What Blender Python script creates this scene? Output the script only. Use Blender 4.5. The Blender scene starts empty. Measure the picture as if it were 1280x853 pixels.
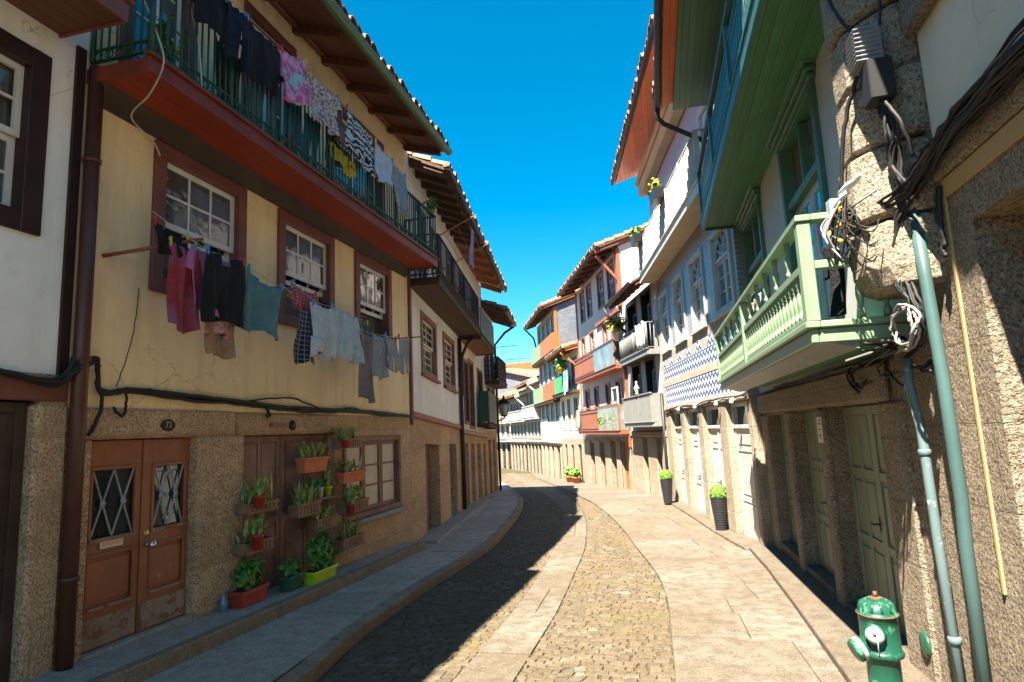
import bpy, bmesh, math, random
from mathutils import Vector, Matrix
random.seed(11)
SC = bpy.context.scene
COL = SC.collection
R = math.radians

# ------------------------------------------------------------------ mesh helpers
class MB:
    """collects boxes, bars, tubes ... and links them as ONE mesh object"""
    def __init__(s): s.v = []; s.f = []; s.sm = []; s.tone = []
    def add(s, vs, fs, smooth=False):
        b = len(s.v); s.v += [tuple(p) for p in vs]
        for f in fs: s.f.append(tuple(i + b for i in f)); s.sm.append(smooth)
    def hexa(s, p):      # 8 points: bottom 4 (ccw), top 4
        s.add(p, [(0,3,2,1),(4,5,6,7),(0,1,5,4),(1,2,6,5),(2,3,7,6),(3,0,4,7)])
    def box(s, x0,x1,y0,y1,z0,z1):
        s.hexa([(x0,y0,z0),(x1,y0,z0),(x1,y1,z0),(x0,y1,z0),(x0,y0,z1),(x1,y0,z1),(x1,y1,z1),(x0,y1,z1)])
    def fb(s, f, u0,u1,d0,d1,z0,z1):     # box in a facade frame
        s.hexa([f.P(u0,d0,z0),f.P(u1,d0,z0),f.P(u1,d1,z0),f.P(u0,d1,z0),f.P(u0,d0,z1),f.P(u1,d0,z1),f.P(u1,d1,z1),f.P(u0,d1,z1)])
    def quad(s, a,b,c,d): s.add([a,b,c,d], [(0,1,2,3)])
    def bar(s, a, b, w, h=None):          # square bar
        a=Vector(a); b=Vector(b); h=h or w; t=(b-a).normalized()
        n=t.cross(Vector((0,0,1)))
        if n.length<1e-3: n=t.cross(Vector((0,1,0)))
        n.normalize(); m=n.cross(t).normalized(); n=n*w/2; m=m*h/2
        s.hexa([a-n-m,a+n-m,a+n+m,a-n+m,b-n-m,b+n-m,b+n+m,b-n+m])
    def tube(s, pts, r, n=8, smooth=True, close=True):
        pts=[Vector(p) for p in pts]; k=len(pts); rs = r if isinstance(r,(list,tuple)) else [r]*k
        vs=[]; prev=None
        for i,p in enumerate(pts):
            t=(pts[min(i+1,k-1)]-pts[max(i-1,0)]).normalized()
            if prev is None:
                a=t.cross(Vector((0,0,1)))
                if a.length<.05: a=t.cross(Vector((0,1,0)))
            else: a=prev-t*prev.dot(t)
            a.normalize(); prev=a; b=t.cross(a)
            for j in range(n):
                q=2*math.pi*j/n; vs.append(p+(a*math.cos(q)+b*math.sin(q))*rs[i])
        fs=[(i*n+j,i*n+(j+1)%n,(i+1)*n+(j+1)%n,(i+1)*n+j) for i in range(k-1) for j in range(n)]
        if close: fs+= [tuple(range(n-1,-1,-1)), tuple((k-1)*n+j for j in range(n))]
        s.add(vs, fs, smooth)
    def lathe(s, prof, c=(0,0,0), n=20, axis='z', smooth=True, M=None):
        vs=[]; c=Vector(c)
        for r,h in prof:
            for j in range(n):
                q=2*math.pi*j/n; p=Vector((r*math.cos(q),r*math.sin(q),h))
                if M: p=M@p
                vs.append(c+p)
        k=len(prof)
        fs=[(i*n+j,i*n+(j+1)%n,(i+1)*n+(j+1)%n,(i+1)*n+j) for i in range(k-1) for j in range(n)]
        fs+= [tuple(range(n-1,-1,-1)), tuple((k-1)*n+j for j in range(n))]
        s.add(vs, fs, smooth)
    def prism(s, pts0, pts1):             # two matching polygons
        n=len(pts0); s.add(list(pts0)+list(pts1), [tuple(range(n-1,-1,-1)), tuple(range(n,2*n))]+[(i,(i+1)%n,n+(i+1)%n,n+i) for i in range(n)])
    def grid(s, fn, nu, nv, smooth=True):
        vs=[fn(i/nu, j/nv) for j in range(nv+1) for i in range(nu+1)]
        s.add(vs, [(j*(nu+1)+i, j*(nu+1)+i+1, (j+1)*(nu+1)+i+1, (j+1)*(nu+1)+i) for j in range(nv) for i in range(nu)], smooth)
    def build(s, name, mat, parent=None, bevel=0, label=None, loc=None, solid=0):
        org = loc
        if org is None:
            q=parent
            while q is not None and q.parent is not None: q=q.parent
            org = tuple(q['_o']) if q is not None and '_o' in q else (0,0,0)
        me=bpy.data.meshes.new(name)
        me.from_pydata([(p[0]-org[0],p[1]-org[1],p[2]-org[2]) for p in s.v], [], s.f)
        me.polygons.foreach_set('use_smooth', s.sm)
        if s.tone: me.attributes.new('tone','FLOAT','FACE').data.foreach_set('value', s.tone)
        bm=bmesh.new(); bm.from_mesh(me); bmesh.ops.recalc_face_normals(bm, faces=bm.faces); bm.to_mesh(me); bm.free()
        o=bpy.data.objects.new(name, me); COL.objects.link(o)
        if isinstance(mat,(list,tuple)):
            for m in mat: me.materials.append(m)
        else: me.materials.append(mat)
        if parent is not None: o.parent=parent
        elif loc is not None: o.location=loc
        if bevel:
            b=o.modifiers.new('bevel','BEVEL'); b.width=bevel; b.segments=1; b.limit_method='ANGLE'; b.angle_limit=R(50)
        if solid:
            b=o.modifiers.new('cloth','SOLIDIFY'); b.thickness=solid; b.offset=0
        if label: o['label']=label
        return o

class F:
    """facade frame: u along the wall (away from the camera), d outwards to the street, z up"""
    def __init__(s, ox, oy, th, side, slope=0):
        t=R(th); s.o=Vector((ox,oy)); s.dir=Vector((-math.sin(t),math.cos(t))); s.n=Vector((s.dir.y,-s.dir.x))*side; s.slope=slope; s.side=side
    def P(s,u,d,z):
        q=s.o+s.dir*u+s.n*d; return Vector((q.x,q.y,z+s.slope*u))

def tag(o, label, cat, group=None):
    o['label']=label; o['category']=cat
    if group: o['group']=group
    return o
def thing(name, label, cat, loc, group=None):
    o=bpy.data.objects.new(name,None); COL.objects.link(o); o.empty_display_size=.2
    o.location=loc; o['_o']=[float(c) for c in loc]
    return tag(o,label,cat,group)
def kids(o): return [c for c in bpy.data.objects if c.parent==o]
def copy_tree(o, parent=None):
    c=o.copy(); COL.objects.link(c); c.parent=parent
    for ch in kids(o): copy_tree(ch,c)
    return c
def lerp(a,b,t): return a+(b-a)*t

# ground levels along the street (the street runs down, away from the camera)
RY=[-12,0,4.3,8,12,19,23.4,30,40,55,90]; RZ=[-.02,-.1,-.24,-.38,-.5,-.52,-.68,-1.0,-1.45,-1.65,-2.2]
def zr(y):
    for i in range(len(RY)-1):
        if y<=RY[i+1]: return lerp(RZ[i],RZ[i+1],max(0,(y-RY[i])/(RY[i+1]-RY[i])))
    return RZ[-1]

# ------------------------------------------------------------------ materials
class NT:
    def __init__(s,name):
        s.m=bpy.data.materials.new(name); s.m.use_nodes=True; s.t=s.m.node_tree; s.N=s.t.nodes; s.L=s.t.links
        s.b=s.N['Principled BSDF']; s.co=s.N.new('ShaderNodeTexCoord').outputs['Object']
        s.b.inputs['Specular IOR Level'].default_value=.35
    def link(s,a,b): s.L.new(a,b)
    def mapv(s,sc=(1,1,1),rot=(0,0,0),co=None):
        n=s.N.new('ShaderNodeMapping'); n.inputs['Scale'].default_value=sc; n.inputs['Rotation'].default_value=rot; s.link(co or s.co,n.inputs[0]); return n.outputs[0]
    def noise(s,scale,detail=4,rough=.55,co=None,out='Fac'):
        n=s.N.new('ShaderNodeTexNoise'); n.inputs['Scale'].default_value=scale; n.inputs['Detail'].default_value=detail; n.inputs['Roughness'].default_value=rough
        s.link(co or s.co,n.inputs['Vector']); return n.outputs[out]
    def vor(s,scale,feature='F1',out='Distance',co=None,rand=1):
        n=s.N.new('ShaderNodeTexVoronoi'); n.feature=feature; n.inputs['Scale'].default_value=scale; n.inputs['Randomness'].default_value=rand
        s.link(co or s.co,n.inputs['Vector']); return n.outputs[out]
    def ramp(s,fac,stops):
        n=s.N.new('ShaderNodeValToRGB'); e=n.color_ramp.elements
        while len(e)<len(stops): e.new(.5)
        for i,(p,c) in enumerate(stops):
            e[i].position=p; e[i].color=(c,c,c,1) if isinstance(c,(int,float)) else (*c,1)
        s.link(fac,n.inputs[0]); return n.outputs[0]
    def mix(s,fac,a,b,mode='MIX'):
        n=s.N.new('ShaderNodeMix'); n.data_type='RGBA'; n.blend_type=mode
        for k,v in ((0,fac),(6,a),(7,b)):
            if hasattr(v,'is_linked'): s.link(v,n.inputs[k])
            elif isinstance(v,(int,float)): n.inputs[k].default_value=v
            else: n.inputs[k].default_value=(*v,1)
        return n.outputs[2]
    def math(s,op,a,b=0,c=None):
        n=s.N.new('ShaderNodeMath'); n.operation=op
        for i,v in enumerate((a,b)+((c,) if c is not None else ())):
            if hasattr(v,'is_linked'): s.link(v,n.inputs[i])
            else: n.inputs[i].default_value=v
        return n.outputs[0]
    def sep(s,co=None):
        n=s.N.new('ShaderNodeSeparateXYZ'); s.link(co or s.co,n.inputs[0]); return n.outputs
    def comb(s,x,y,z):
        n=s.N.new('ShaderNodeCombineXYZ')
        for i,v in enumerate((x,y,z)):
            if hasattr(v,'is_linked'): s.link(v,n.inputs[i])
            else: n.inputs[i].default_value=v
        return n.outputs[0]
    def brick(s,co,w,h,mortar=.01,c1=(1,1,1),c2=(.8,.8,.8),cm=(.3,.3,.3),off=.5):
        n=s.N.new('ShaderNodeTexBrick'); s.link(co,n.inputs['Vector']); n.inputs['Scale'].default_value=1
        n.inputs['Brick Width'].default_value=w; n.inputs['Row Height'].default_value=h; n.inputs['Mortar Size'].default_value=mortar; n.inputs['Mortar Smooth'].default_value=.3
        n.offset=off; n.inputs['Color1'].default_value=(*c1,1); n.inputs['Color2'].default_value=(*c2,1); n.inputs['Mortar'].default_value=(*cm,1)
        return n.outputs['Color'],n.outputs['Fac']
    def bump(s,h,strength=.3,dist=.01,prev=None):
        n=s.N.new('ShaderNodeBump'); n.inputs['Strength'].default_value=strength; n.inputs['Distance'].default_value=dist; s.link(h,n.inputs['Height'])
        if prev is not None: s.link(prev,n.inputs['Normal'])
        return n.outputs[0]
    def done(s,col=None,rough=None,normal=None,**kw):
        def put(k,v):
            if hasattr(v,'is_linked'): s.link(v,s.b.inputs[k])
            elif isinstance(v,(int,float)): s.b.inputs[k].default_value=v
            else: s.b.inputs[k].default_value=(*v,1)
        if col is not None: put('Base Color',col)
        if rough is not None: put('Roughness',rough)
        if normal is not None: put('Normal',normal)
        for k,v in kw.items(): put(k.replace('_',' '),v)
        return s.m
def tint(c,k): return tuple(min(1,x*k) for x in c)

def m_paint(name,c,rough=.5,var=.18,grain=True,wear=0,wearc=(.35,.28,.2)):
    t=NT(name); n=t.noise(3,5); f=t.noise(40,3)
    col=t.mix(t.ramp(n,[(.3,0),(.7,1)]),tint(c,1-var),tint(c,1+var*.7))
    st=t.noise(1,4,co=t.mapv((22,22,2.2)))
    col=t.mix(t.ramp(st,[(.35,.0),(.75,.35)]),col,tint(c,.72))
    if wear:
        w=t.ramp(t.noise(9,7,.7),[(1-wear-.08,0),(1-wear,1)]); col=t.mix(w,col,wearc)
    nb=t.bump(t.math('ADD',st,t.math('MULTIPLY',f,.3)),.25,.006)
    return t.done(col,rough,nb)
def m_plaster(name,c,stain=.35,dark=(.3,.25,.18),streak=.3):
    t=NT(name); n=t.noise(1.1,6,.6); n2=t.noise(7,5)
    st=t.noise(1,5,.6,co=t.mapv((5,5,.45)))
    col=t.mix(t.ramp(n,[(.3,0),(.7,1)]),tint(c,.88),tint(c,1.08))
    col=t.mix(t.ramp(st,[(.46,0),(.78,streak)]),col,tint(dark,1.3))
    col=t.mix(t.ramp(n2,[(.58,0),(.75,stain*.5)]),col,dark)
    cr=t.vor(1.15,'DISTANCE_TO_EDGE',co=t.comb(*[t.math('ADD',q,t.math('MULTIPLY',t.noise(2.3,4),.6)) for q in t.sep()]))
    crm=t.math('MULTIPLY',t.ramp(cr,[(.0,1),(.006,0)]),t.ramp(t.noise(.7,2),[(.52,0),(.6,.8)]))
    col=t.mix(crm,col,tint(dark,.6))
    pt=t.ramp(t.noise(.55,3,.5,co=t.mapv((1,1,1),(0,0,1.1))),[(.60,0),(.615,.35)]); col=t.mix(pt,col,tint(c,1.12))
    nb=t.bump(t.math('ADD',t.noise(90,4),t.math('MULTIPLY',n2,1.5)),.35,.004)
    return t.done(col,.85,nb)
def m_granite(name,c,joints=(.95,.46),scale=1,rough_bump=.6,jc=None,coarse=0):
    t=NT(name); x,y,z=t.sep()
    sp=t.noise(70*scale,3,.7); sp2=t.vor(42*scale,out='Color'); bsp=t.sep(sp2)[0]; big=t.noise(1.3,6,.62); mid=t.noise(7,5,.6)
    col=t.mix(t.ramp(big,[(.3,0),(.72,1)]),tint(c,.78),tint(c,1.2))
    col=t.mix(t.ramp(mid,[(.35,.45),(.6,0)]),col,tint((c[0]*.8,c[1]*.72,c[2]*.6),.75))
    col=t.mix(t.ramp(sp,[(.38,.95),(.49,0)]),col,tint(c,.22))
    col=t.mix(t.ramp(sp,[(.56,0),(.68,.8)]),col,tint((c[0]*1.5,c[1]*1.5,c[2]*1.55),1.05))
    col=t.mix(t.math('MULTIPLY',bsp,.28),col,tint(c,.5))
    h=t.math('ADD',t.math('MULTIPLY',sp,.8),t.math('MULTIPLY',mid,1.6))
    if coarse: h=t.math('ADD',h,t.math('MULTIPLY',t.noise(17,5,.72),2.6*coarse))
    if joints:
        co=t.comb(t.math('ADD',y,t.math('MULTIPLY',x,.15)),z,0)
        w=t.N.new('ShaderNodeVectorMath'); w.operation='ADD'; dn=t.N.new('ShaderNodeVectorMath'); dn.operation='SCALE'; dn.inputs['Scale'].default_value=.05
        t.link(t.noise(3,2,out='Color'),dn.inputs[0]); t.link(co,w.inputs[0]); t.link(dn.outputs[0],w.inputs[1])
        bc,bf=t.brick(w.outputs[0],joints[0],joints[1],.012,(1,1,1),(.78,.77,.75),(1,1,1))
        col=t.mix(.7,col,bc,'MULTIPLY'); col=t.mix(t.math('MULTIPLY',bf,.75),col,jc or tint(c,.62))
        h=t.math('SUBTRACT',h,t.math('MULTIPLY',bf,1.2))
    return t.done(col,.9,t.bump(h,rough_bump,.03 if coarse else .02))
def m_plain(name,c,rough=.5,metal=0,bumpy=0,var=.12):
    t=NT(name); n=t.noise(6,4)
    col=t.mix(t.ramp(n,[(.3,0),(.7,1)]),tint(c,1-var),tint(c,1+var))
    return t.done(col,rough,t.bump(t.noise(60,3),bumpy,.004) if bumpy else None,Metallic=metal)
def m_glass(name,c=(.03,.04,.05),rough=.03,wavy=.05):
    t=NT(name); n=t.noise(3.2,2); col=t.mix(t.ramp(t.noise(1.7,3),[(.35,0),(.7,1)]),tint(c,.6),tint(c,1.5))
    return t.done(col,rough,t.bump(n,wavy,.05),Specular_IOR_Level=.9)
def m_boards(name,c,axis='y',w=.11,rough=.5):
    t=NT(name); x,y,z=t.sep(); a={'x':x,'y':y,'z':z}[axis]
    q=t.math('DIVIDE',a,w); fr=t.math('FRACT',q); cell=t.math('FLOOR',q)
    rnd=t.noise(1,0,co=t.comb(t.math('MULTIPLY',cell,7.31),0,0))
    gap=t.ramp(fr,[(0,1),(.06,0),(.94,0),(1,1)])
    col=t.mix(t.ramp(rnd,[(.3,0),(.7,1)]),tint(c,.75),tint(c,1.2))
    col=t.mix(t.ramp(t.noise(2,6),[(.45,0),(.8,.5)]),col,tint(c,.5))
    col=t.mix(t.math('MULTIPLY',gap,.85),col,tint(c,.18))
    return t.done(col,rough,t.bump(t.math('SUBTRACT',t.noise(30,3),t.math('MULTIPLY',gap,2)),.4,.006))
def m_leaf(name,c1,c2,sc=6):
    t=NT(name); n=t.noise(sc,3)
    return t.done(t.mix(t.ramp(n,[(.35,0),(.65,1)]),c1,c2),.45,Transmission_Weight=0)
def m_cloth(name,c,pat=None,c2=(1,1,1),c3=(.1,.1,.1),sc=20):
    t=NT(name); n=t.noise(5,4); x,y,z=t.sep()
    col=t.mix(t.ramp(n,[(.3,0),(.7,1)]),tint(c,.82),tint(c,1.1))
    if pat=='plaid':
        a=t.ramp(t.math('FRACT',t.math('MULTIPLY',y,sc)),[(.0,0),(.45,0),(.5,1),(.62,1),(.67,0)]); b=t.ramp(t.math('FRACT',t.math('MULTIPLY',z,sc)),[(.0,0),(.45,0),(.5,1),(.62,1),(.67,0)])
        col=t.mix(t.math('MULTIPLY',a,.7),col,c2); col=t.mix(t.math('MULTIPLY',b,.7),col,c2)
    elif pat=='blotch':
        col=t.mix(t.ramp(t.noise(sc,3,.6),[(.5,0),(.56,1)]),col,c2); col=t.mix(t.ramp(t.noise(sc*.7,2,.6,co=t.mapv((1,1,1),(0.5,1,2))),[(.6,0),(.64,1)]),col,c3)
    elif pat=='stripe':
        w=t.math('ADD',t.math('MULTIPLY',z,sc),t.math('MULTIPLY',t.noise(6,3),3.2)); col=t.mix(t.ramp(t.math('FRACT',w),[(.0,0),(.42,0),(.48,1),(.9,1),(.95,0)]),col,c2)
    elif pat=='fade':
        col=t.mix(t.ramp(t.noise(3,3,.5),[(.4,0),(.65,1)]),col,c2)
    wv=t.noise(260,2)
    return t.done(col,.9,t.bump(t.math('ADD',wv,t.math('MULTIPLY',t.noise(13,5,.6),9)),.7,.012))

# ------------------------------------------------------------------ palette
M={}
M['yellow']=m_plaster('yellow_plaster',(.92,.70,.40),.4,(.42,.30,.15),.5)
M['white_w']=m_plaster('white_plaster',(.86,.84,.81),.3,(.45,.41,.36),.35)
M['white_r']=m_plaster('old_white_plaster',(.82,.78,.70),.35,(.36,.32,.27),.35)
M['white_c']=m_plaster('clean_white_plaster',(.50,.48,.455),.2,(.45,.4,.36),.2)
M['tan']=m_plaster('tan_plaster',(.48,.37,.26),.3,(.26,.2,.14),.3)
M['pink']=m_plaster('pale_pink_plaster',(.55,.44,.43),.2,(.4,.33,.3),.2)
M['cream']=m_plaster('cream_plaster',(.70,.65,.50),.25,(.36,.3,.2),.2)
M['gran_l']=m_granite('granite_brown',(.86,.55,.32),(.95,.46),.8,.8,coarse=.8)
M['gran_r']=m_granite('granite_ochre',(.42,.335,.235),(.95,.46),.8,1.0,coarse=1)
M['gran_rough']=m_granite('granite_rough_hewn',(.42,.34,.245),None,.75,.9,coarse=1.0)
M['gran_far']=m_granite('granite_far',(.40,.325,.235),(.8,.4))
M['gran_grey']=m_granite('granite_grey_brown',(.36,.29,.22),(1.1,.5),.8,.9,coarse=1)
M['brown_fr']=m_paint('brown_paint_frame',(.19,.065,.05),.5,.25)
M['brown_dk']=m_paint('dark_brown_paint',(.035,.014,.011),.45,.25)
M['brown_door']=m_paint('brown_paint_door',(.32,.108,.046),.42,.2,wear=.30)
M['brown_old']=m_paint('weathered_brown_wood',(.27,.145,.105),.7,.4,wear=.36,wearc=(.24,.17,.13))
M['wood_dark']=m_paint('dark_old_wood',(.06,.036,.024),.75,.4)
M['wood_slat']=m_paint('slat_wood',(.26,.15,.08),.7,.35)
M['red_soffit']=m_boards('red_boards',(.31,.045,.022),'x',.105,.5)
M['red_fascia']=m_paint('red_paint',(.20,.038,.026),.5,.3)
M['brown_soffit']=m_boards('brown_boards',(.14,.058,.034),'x',.14,.65)
M['old_soffit']=m_boards('old_boards',(.10,.058,.036),'x',.15,.8)
M['orange_soffit']=m_boards('orange_boards',(.28,.09,.03),'x',.12,.55)
M['orange_soffit_r']=m_boards('red_orange_boards',(.72,.16,.045),'x',.13,.5)
M['white_wood']=m_paint('white_paint',(.74,.73,.70),.4,.08)
M['cream_wood']=m_paint('cream_paint',(.66,.60,.49),.45,.12)
M['grn_lt']=m_paint('light_green_paint',(.185,.265,.16),.42,.14)
M['grn_mid']=m_paint('green_paint',(.07,.145,.10),.42,.2)
M['grn_door']=m_paint('olive_green_paint',(.20,.23,.15),.5,.2,wear=.28,wearc=(.33,.31,.2))
M['grn_soffit']=m_boards('dark_green_boards',(.055,.15,.065),'x',.10,.5)
M['grn_teal']=m_paint('teal_green_paint',(.045,.12,.10),.42,.2)
M['grn_iron']=m_plain('dark_green_iron',(.02,.075,.048),.5,.2,.2)
M['blk_iron']=m_plain('black_iron',(.02,.02,.02),.5,.3,.2)
M['grn_panel']=m_plain('green_sheet_metal',(.025,.075,.05),.5,.1,.2)
M['gutter_g']=m_plain('green_gutter',(.10,.17,.10),.45,.2)
M['gutter_b']=m_plain('dark_gutter',(.03,.028,.026),.5,.2)
M['pipe_br']=m_plain('brown_downpipe',(.095,.037,.024),.35)
M['pipe_teal']=m_paint('teal_pipe_paint',(.105,.155,.155),.45,.2,wear=.33,wearc=(.42,.50,.50))
M['pipe_dkgrn']=m_paint('green_pipe_paint',(.055,.105,.10),.4,.15)
M['tile']=m_plain('terracotta',(.30,.145,.08),.85,0,.6,.45)
M['tile_pale']=m_plain('pale_terracotta',(.30,.16,.10),.85,0,.6,.4)
M['tile_or']=m_plain('orange_terracotta',(.36,.115,.035),.8,0,.5,.3)
M['glass']=m_glass('window_glass')
M['glass_old']=m_glass('old_window_glass',(.10,.095,.085),.06,.14)
M['glass_blue']=m_glass('sky_tint_glass',(.09,.19,.30),.03,.08)  # blue base tint stands in for sky reflected in the panes
M['glass_warm']=m_glass('amber_glass',(.20,.14,.06),.15,.1)
M['curtain']=m_plain('net_curtain',(.62,.58,.48),.85,0,.3)
M['cream_pane']=m_plain('cream_pane',(.52,.45,.33),.45)
M['dark']=m_plain('dark_interior',(.012,.010,.009),.9)
M['blk_pl']=m_plain('black_plastic',(.012,.012,.012),.7)
M['cable']=m_plain('black_cable',(.016,.015,.014),.6)
M['cable_g']=m_plain('grey_cable',(.22,.21,.20),.6)
M['cable_w']=m_plain('cream_cable',(.5,.45,.33),.6)
M['alu']=m_plain('aluminium',(.5,.5,.5),.4,.6)
M['greybox']=m_plain('grey_plastic',(.30,.36,.36),.5)
M['yellow_pl']=m_plain('yellow_plastic',(.75,.42,.01),.45)
M['brass']=m_plain('brass',(.45,.33,.14),.3,.9)
M['chrome']=m_plain('chrome',(.6,.6,.6),.15,.9)
M['stone_lt']=m_granite('pale_stone',(.50,.43,.34),None,1.3,.3)
M['slab_sill']=m_granite('grey_stone_sill',(.42,.40,.37),None,1.2,.3)
M['terra']=m_plain('terracotta_pot',(.55,.16,.07),.75,0,.2)
M['terra_red']=m_plain('red_plastic_pot',(.42,.05,.03),.45)
M['lime']=m_plain('lime_plastic',(.46,.62,.02),.4)
M['grn_pot']=m_plain('green_plastic',(.03,.11,.07),.45)
M['mint']=m_plain('mint_plastic',(.22,.45,.35),.45)
M['white_pl']=m_plain('white_plastic',(.75,.75,.73),.4)
M['soil']=m_plain('soil',(.035,.022,.015),.95,0,.6)
M['snake']=m_leaf('snake_plant_leaf',(.06,.16,.04),(.48,.50,.14),18)
M['leaf']=m_leaf('green_leaf',(.05,.15,.025),(.11,.27,.04),7)
M['leaf_lt']=m_leaf('light_leaf',(.075,.19,.018),(.15,.30,.03),6)
M['leaf_yl']=m_leaf('yellow_leaf',(.24,.26,.025),(.38,.36,.04),6)
M['flower_r']=m_plain('red_petal',(.55,.03,.05),.6)
M['flower_p']=m_plain('pink_petal',(.62,.16,.36),.6)
M['slate']=m_granite('slate_shingles',(.17,.19,.225),(.30,.18),.6,.3)
M['orange_p']=m_paint('orange_paint',(.34,.11,.032),.5,.15)
M['redbrown_p']=m_paint('red_brown_paint',(.25,.085,.048),.5,.2,wear=.3,wearc=(.5,.33,.25))
M['redwood']=m_paint('rust_red_wood',(.30,.085,.04),.5,.2)
M['orangewood']=m_paint('orange_brown_wood',(.36,.13,.04),.5,.2)
M['grey_p']=m_paint('grey_panel',(.20,.205,.195),.5,.15,wear=.33,wearc=(.24,.23,.21))
M['glass_panel']=m_glass('grey_glass_panel',(.17,.175,.155),.2,.3)
M['grn_lime']=m_paint('pale_green_panel',(.21,.29,.165),.5,.12)
M['grn_bright']=m_paint('bright_green_cloth',(.05,.42,.12),.7,.2)
M['tan_p']=m_paint('tan_panel',(.50,.34,.20),.6,.15)
M['hydrant']=m_paint('hydrant_green',(.010,.072,.042),.36,.2,wear=.36,wearc=(.06,.20,.12))
M['hyd_wear']=m_paint('worn_white_paint',(.40,.40,.38),.5,.3)
M['rust']=m_plain('rust',(.12,.055,.03),.85,0,.6,.4)
M['planter']=m_plain('charcoal_planter',(.025,.027,.030),.35)
M['lamp_glass']=m_plain('frosted_lamp_glass',(.55,.56,.56),.3)
M['paper']=m_plain('paper',(.62,.55,.45),.8)
M['ink']=m_plain('ink',(.12,.11,.10),.8)
M['red_ink']=m_plain('red_sticker',(.65,.09,.09),.6)

def m_zigzag():
    t=NT('zigzag_azulejo'); x,y,z=t.sep(); w=.13
    tri=t.math('PINGPONG',y,w); s=t.math('ADD',z,t.math('MULTIPLY',tri,.85))
    fr=t.math('FRACT',t.math('DIVIDE',s,.17)); line=t.ramp(fr,[(0,0),(.06,1),(.56,1),(.62,0)])
    col=t.mix(line,(.74,.75,.76),(.018,.035,.24))
    return t.done(col,.25,None)
M['zigzag']=m_zigzag()
def m_tile(name,a,b,sc):
    t=NT(name); x,y,z=t.sep(); co=t.comb(y,z,0)
    ch=t.N.new('ShaderNodeTexChecker'); ch.inputs['Scale'].default_value=sc; t.link(t.mapv((1,1,1),(0,0,R(45)),co),ch.inputs[0])
    v=t.vor(sc*.9,out='Distance',rand=0)
    col=t.mix(ch.outputs['Fac'],a,b); col=t.mix(t.ramp(v,[(.2,.6),(.3,0)]),col,tint(b,.8))
    bc,bf=t.brick(co,.14,.14,.004,(1,1,1),(.93,.93,.93),(.6,.6,.6),0); col=t.mix(1,col,bc,'MULTIPLY')
    return t.done(col,.3)
M['azulejo']=m_tile('blue_grey_azulejo',(.36,.32,.29),(.22,.205,.225),15)
M['azulejo_up']=m_tile('violet_azulejo',(.46,.41,.52),(.28,.25,.38),15)

def m_stone(name,c,c2,c3,stain,spk=.8,rough=.8,bs=.5,moss=0):
    """worn granite pieces; every piece carries its own tone"""
    t=NT(name); at=t.N.new('ShaderNodeAttribute'); at.attribute_name='tone'; tn=at.outputs['Fac']
    big=t.noise(.8,6,.62); mid=t.noise(6,6,.68); sp=t.noise(60,3,.7); fine=t.noise(22,5,.7)
    col=t.ramp(tn,[(0,c2),(.45,c),(.8,tint(c,1.15)),(1,c3)])
    col=t.mix(t.ramp(big,[(.38,.7),(.60,0)]),col,stain)
    col=t.mix(t.ramp(mid,[(.38,.75),(.58,0)]),col,tint(stain,.7))
    col=t.mix(t.ramp(fine,[(.55,0),(.75,.5)]),col,tint(c,1.45))
    col=t.mix(t.ramp(sp,[(.36,spk),(.47,0)]),col,tint(c,.36)); col=t.mix(t.ramp(sp,[(.57,0),(.70,.6)]),col,tint(c,1.5))
    if moss: col=t.mix(t.math('MULTIPLY',t.ramp(t.noise(1.9,6,.7),[(.56,0),(.70,1)]),moss),col,(.10,.095,.02))
    h=t.math('ADD',t.math('MULTIPLY',sp,.7),t.math('ADD',t.math('MULTIPLY',mid,1.4),t.math('MULTIPLY',fine,1.0)))
    return t.done(col,rough,t.bump(h,bs,.014))
M['sett']=m_stone('cobble_setts',(.118,.093,.062),(.072,.060,.046),(.195,.170,.135),(.120,.085,.042),.5,.72,.8,.5)
M['joint']=m_stone('joint_sand',(.070,.054,.032),(.06,.05,.03),(.08,.065,.04),(.07,.062,.025),.6,.95,.6,.8)
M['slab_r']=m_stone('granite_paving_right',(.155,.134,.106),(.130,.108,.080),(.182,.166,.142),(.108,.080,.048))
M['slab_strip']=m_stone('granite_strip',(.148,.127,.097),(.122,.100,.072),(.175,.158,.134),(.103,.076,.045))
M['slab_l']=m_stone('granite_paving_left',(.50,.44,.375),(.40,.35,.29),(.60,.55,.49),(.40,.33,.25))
M['kerb']=m_stone('granite_kerb',(.36,.28,.19),(.28,.21,.14),(.42,.36,.27),(.28,.2,.12))
M['white_far']=m_plaster('far_white_plaster',(.34,.32,.29),.4,(.3,.26,.2),.4)
M['wood_far']=m_paint('far_grey_wood',(.28,.25,.22),.6,.2)
M['white_wr']=m_paint('white_paint_dimmed_for_sun',(.46,.45,.425),.45,.2)  # copy of the white paint, colour darkened to offset strong sun
M['worn_board']=m_paint('worn_door_board',(.34,.24,.17),.75,.35,wear=.42,wearc=(.22,.10,.05))

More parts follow.
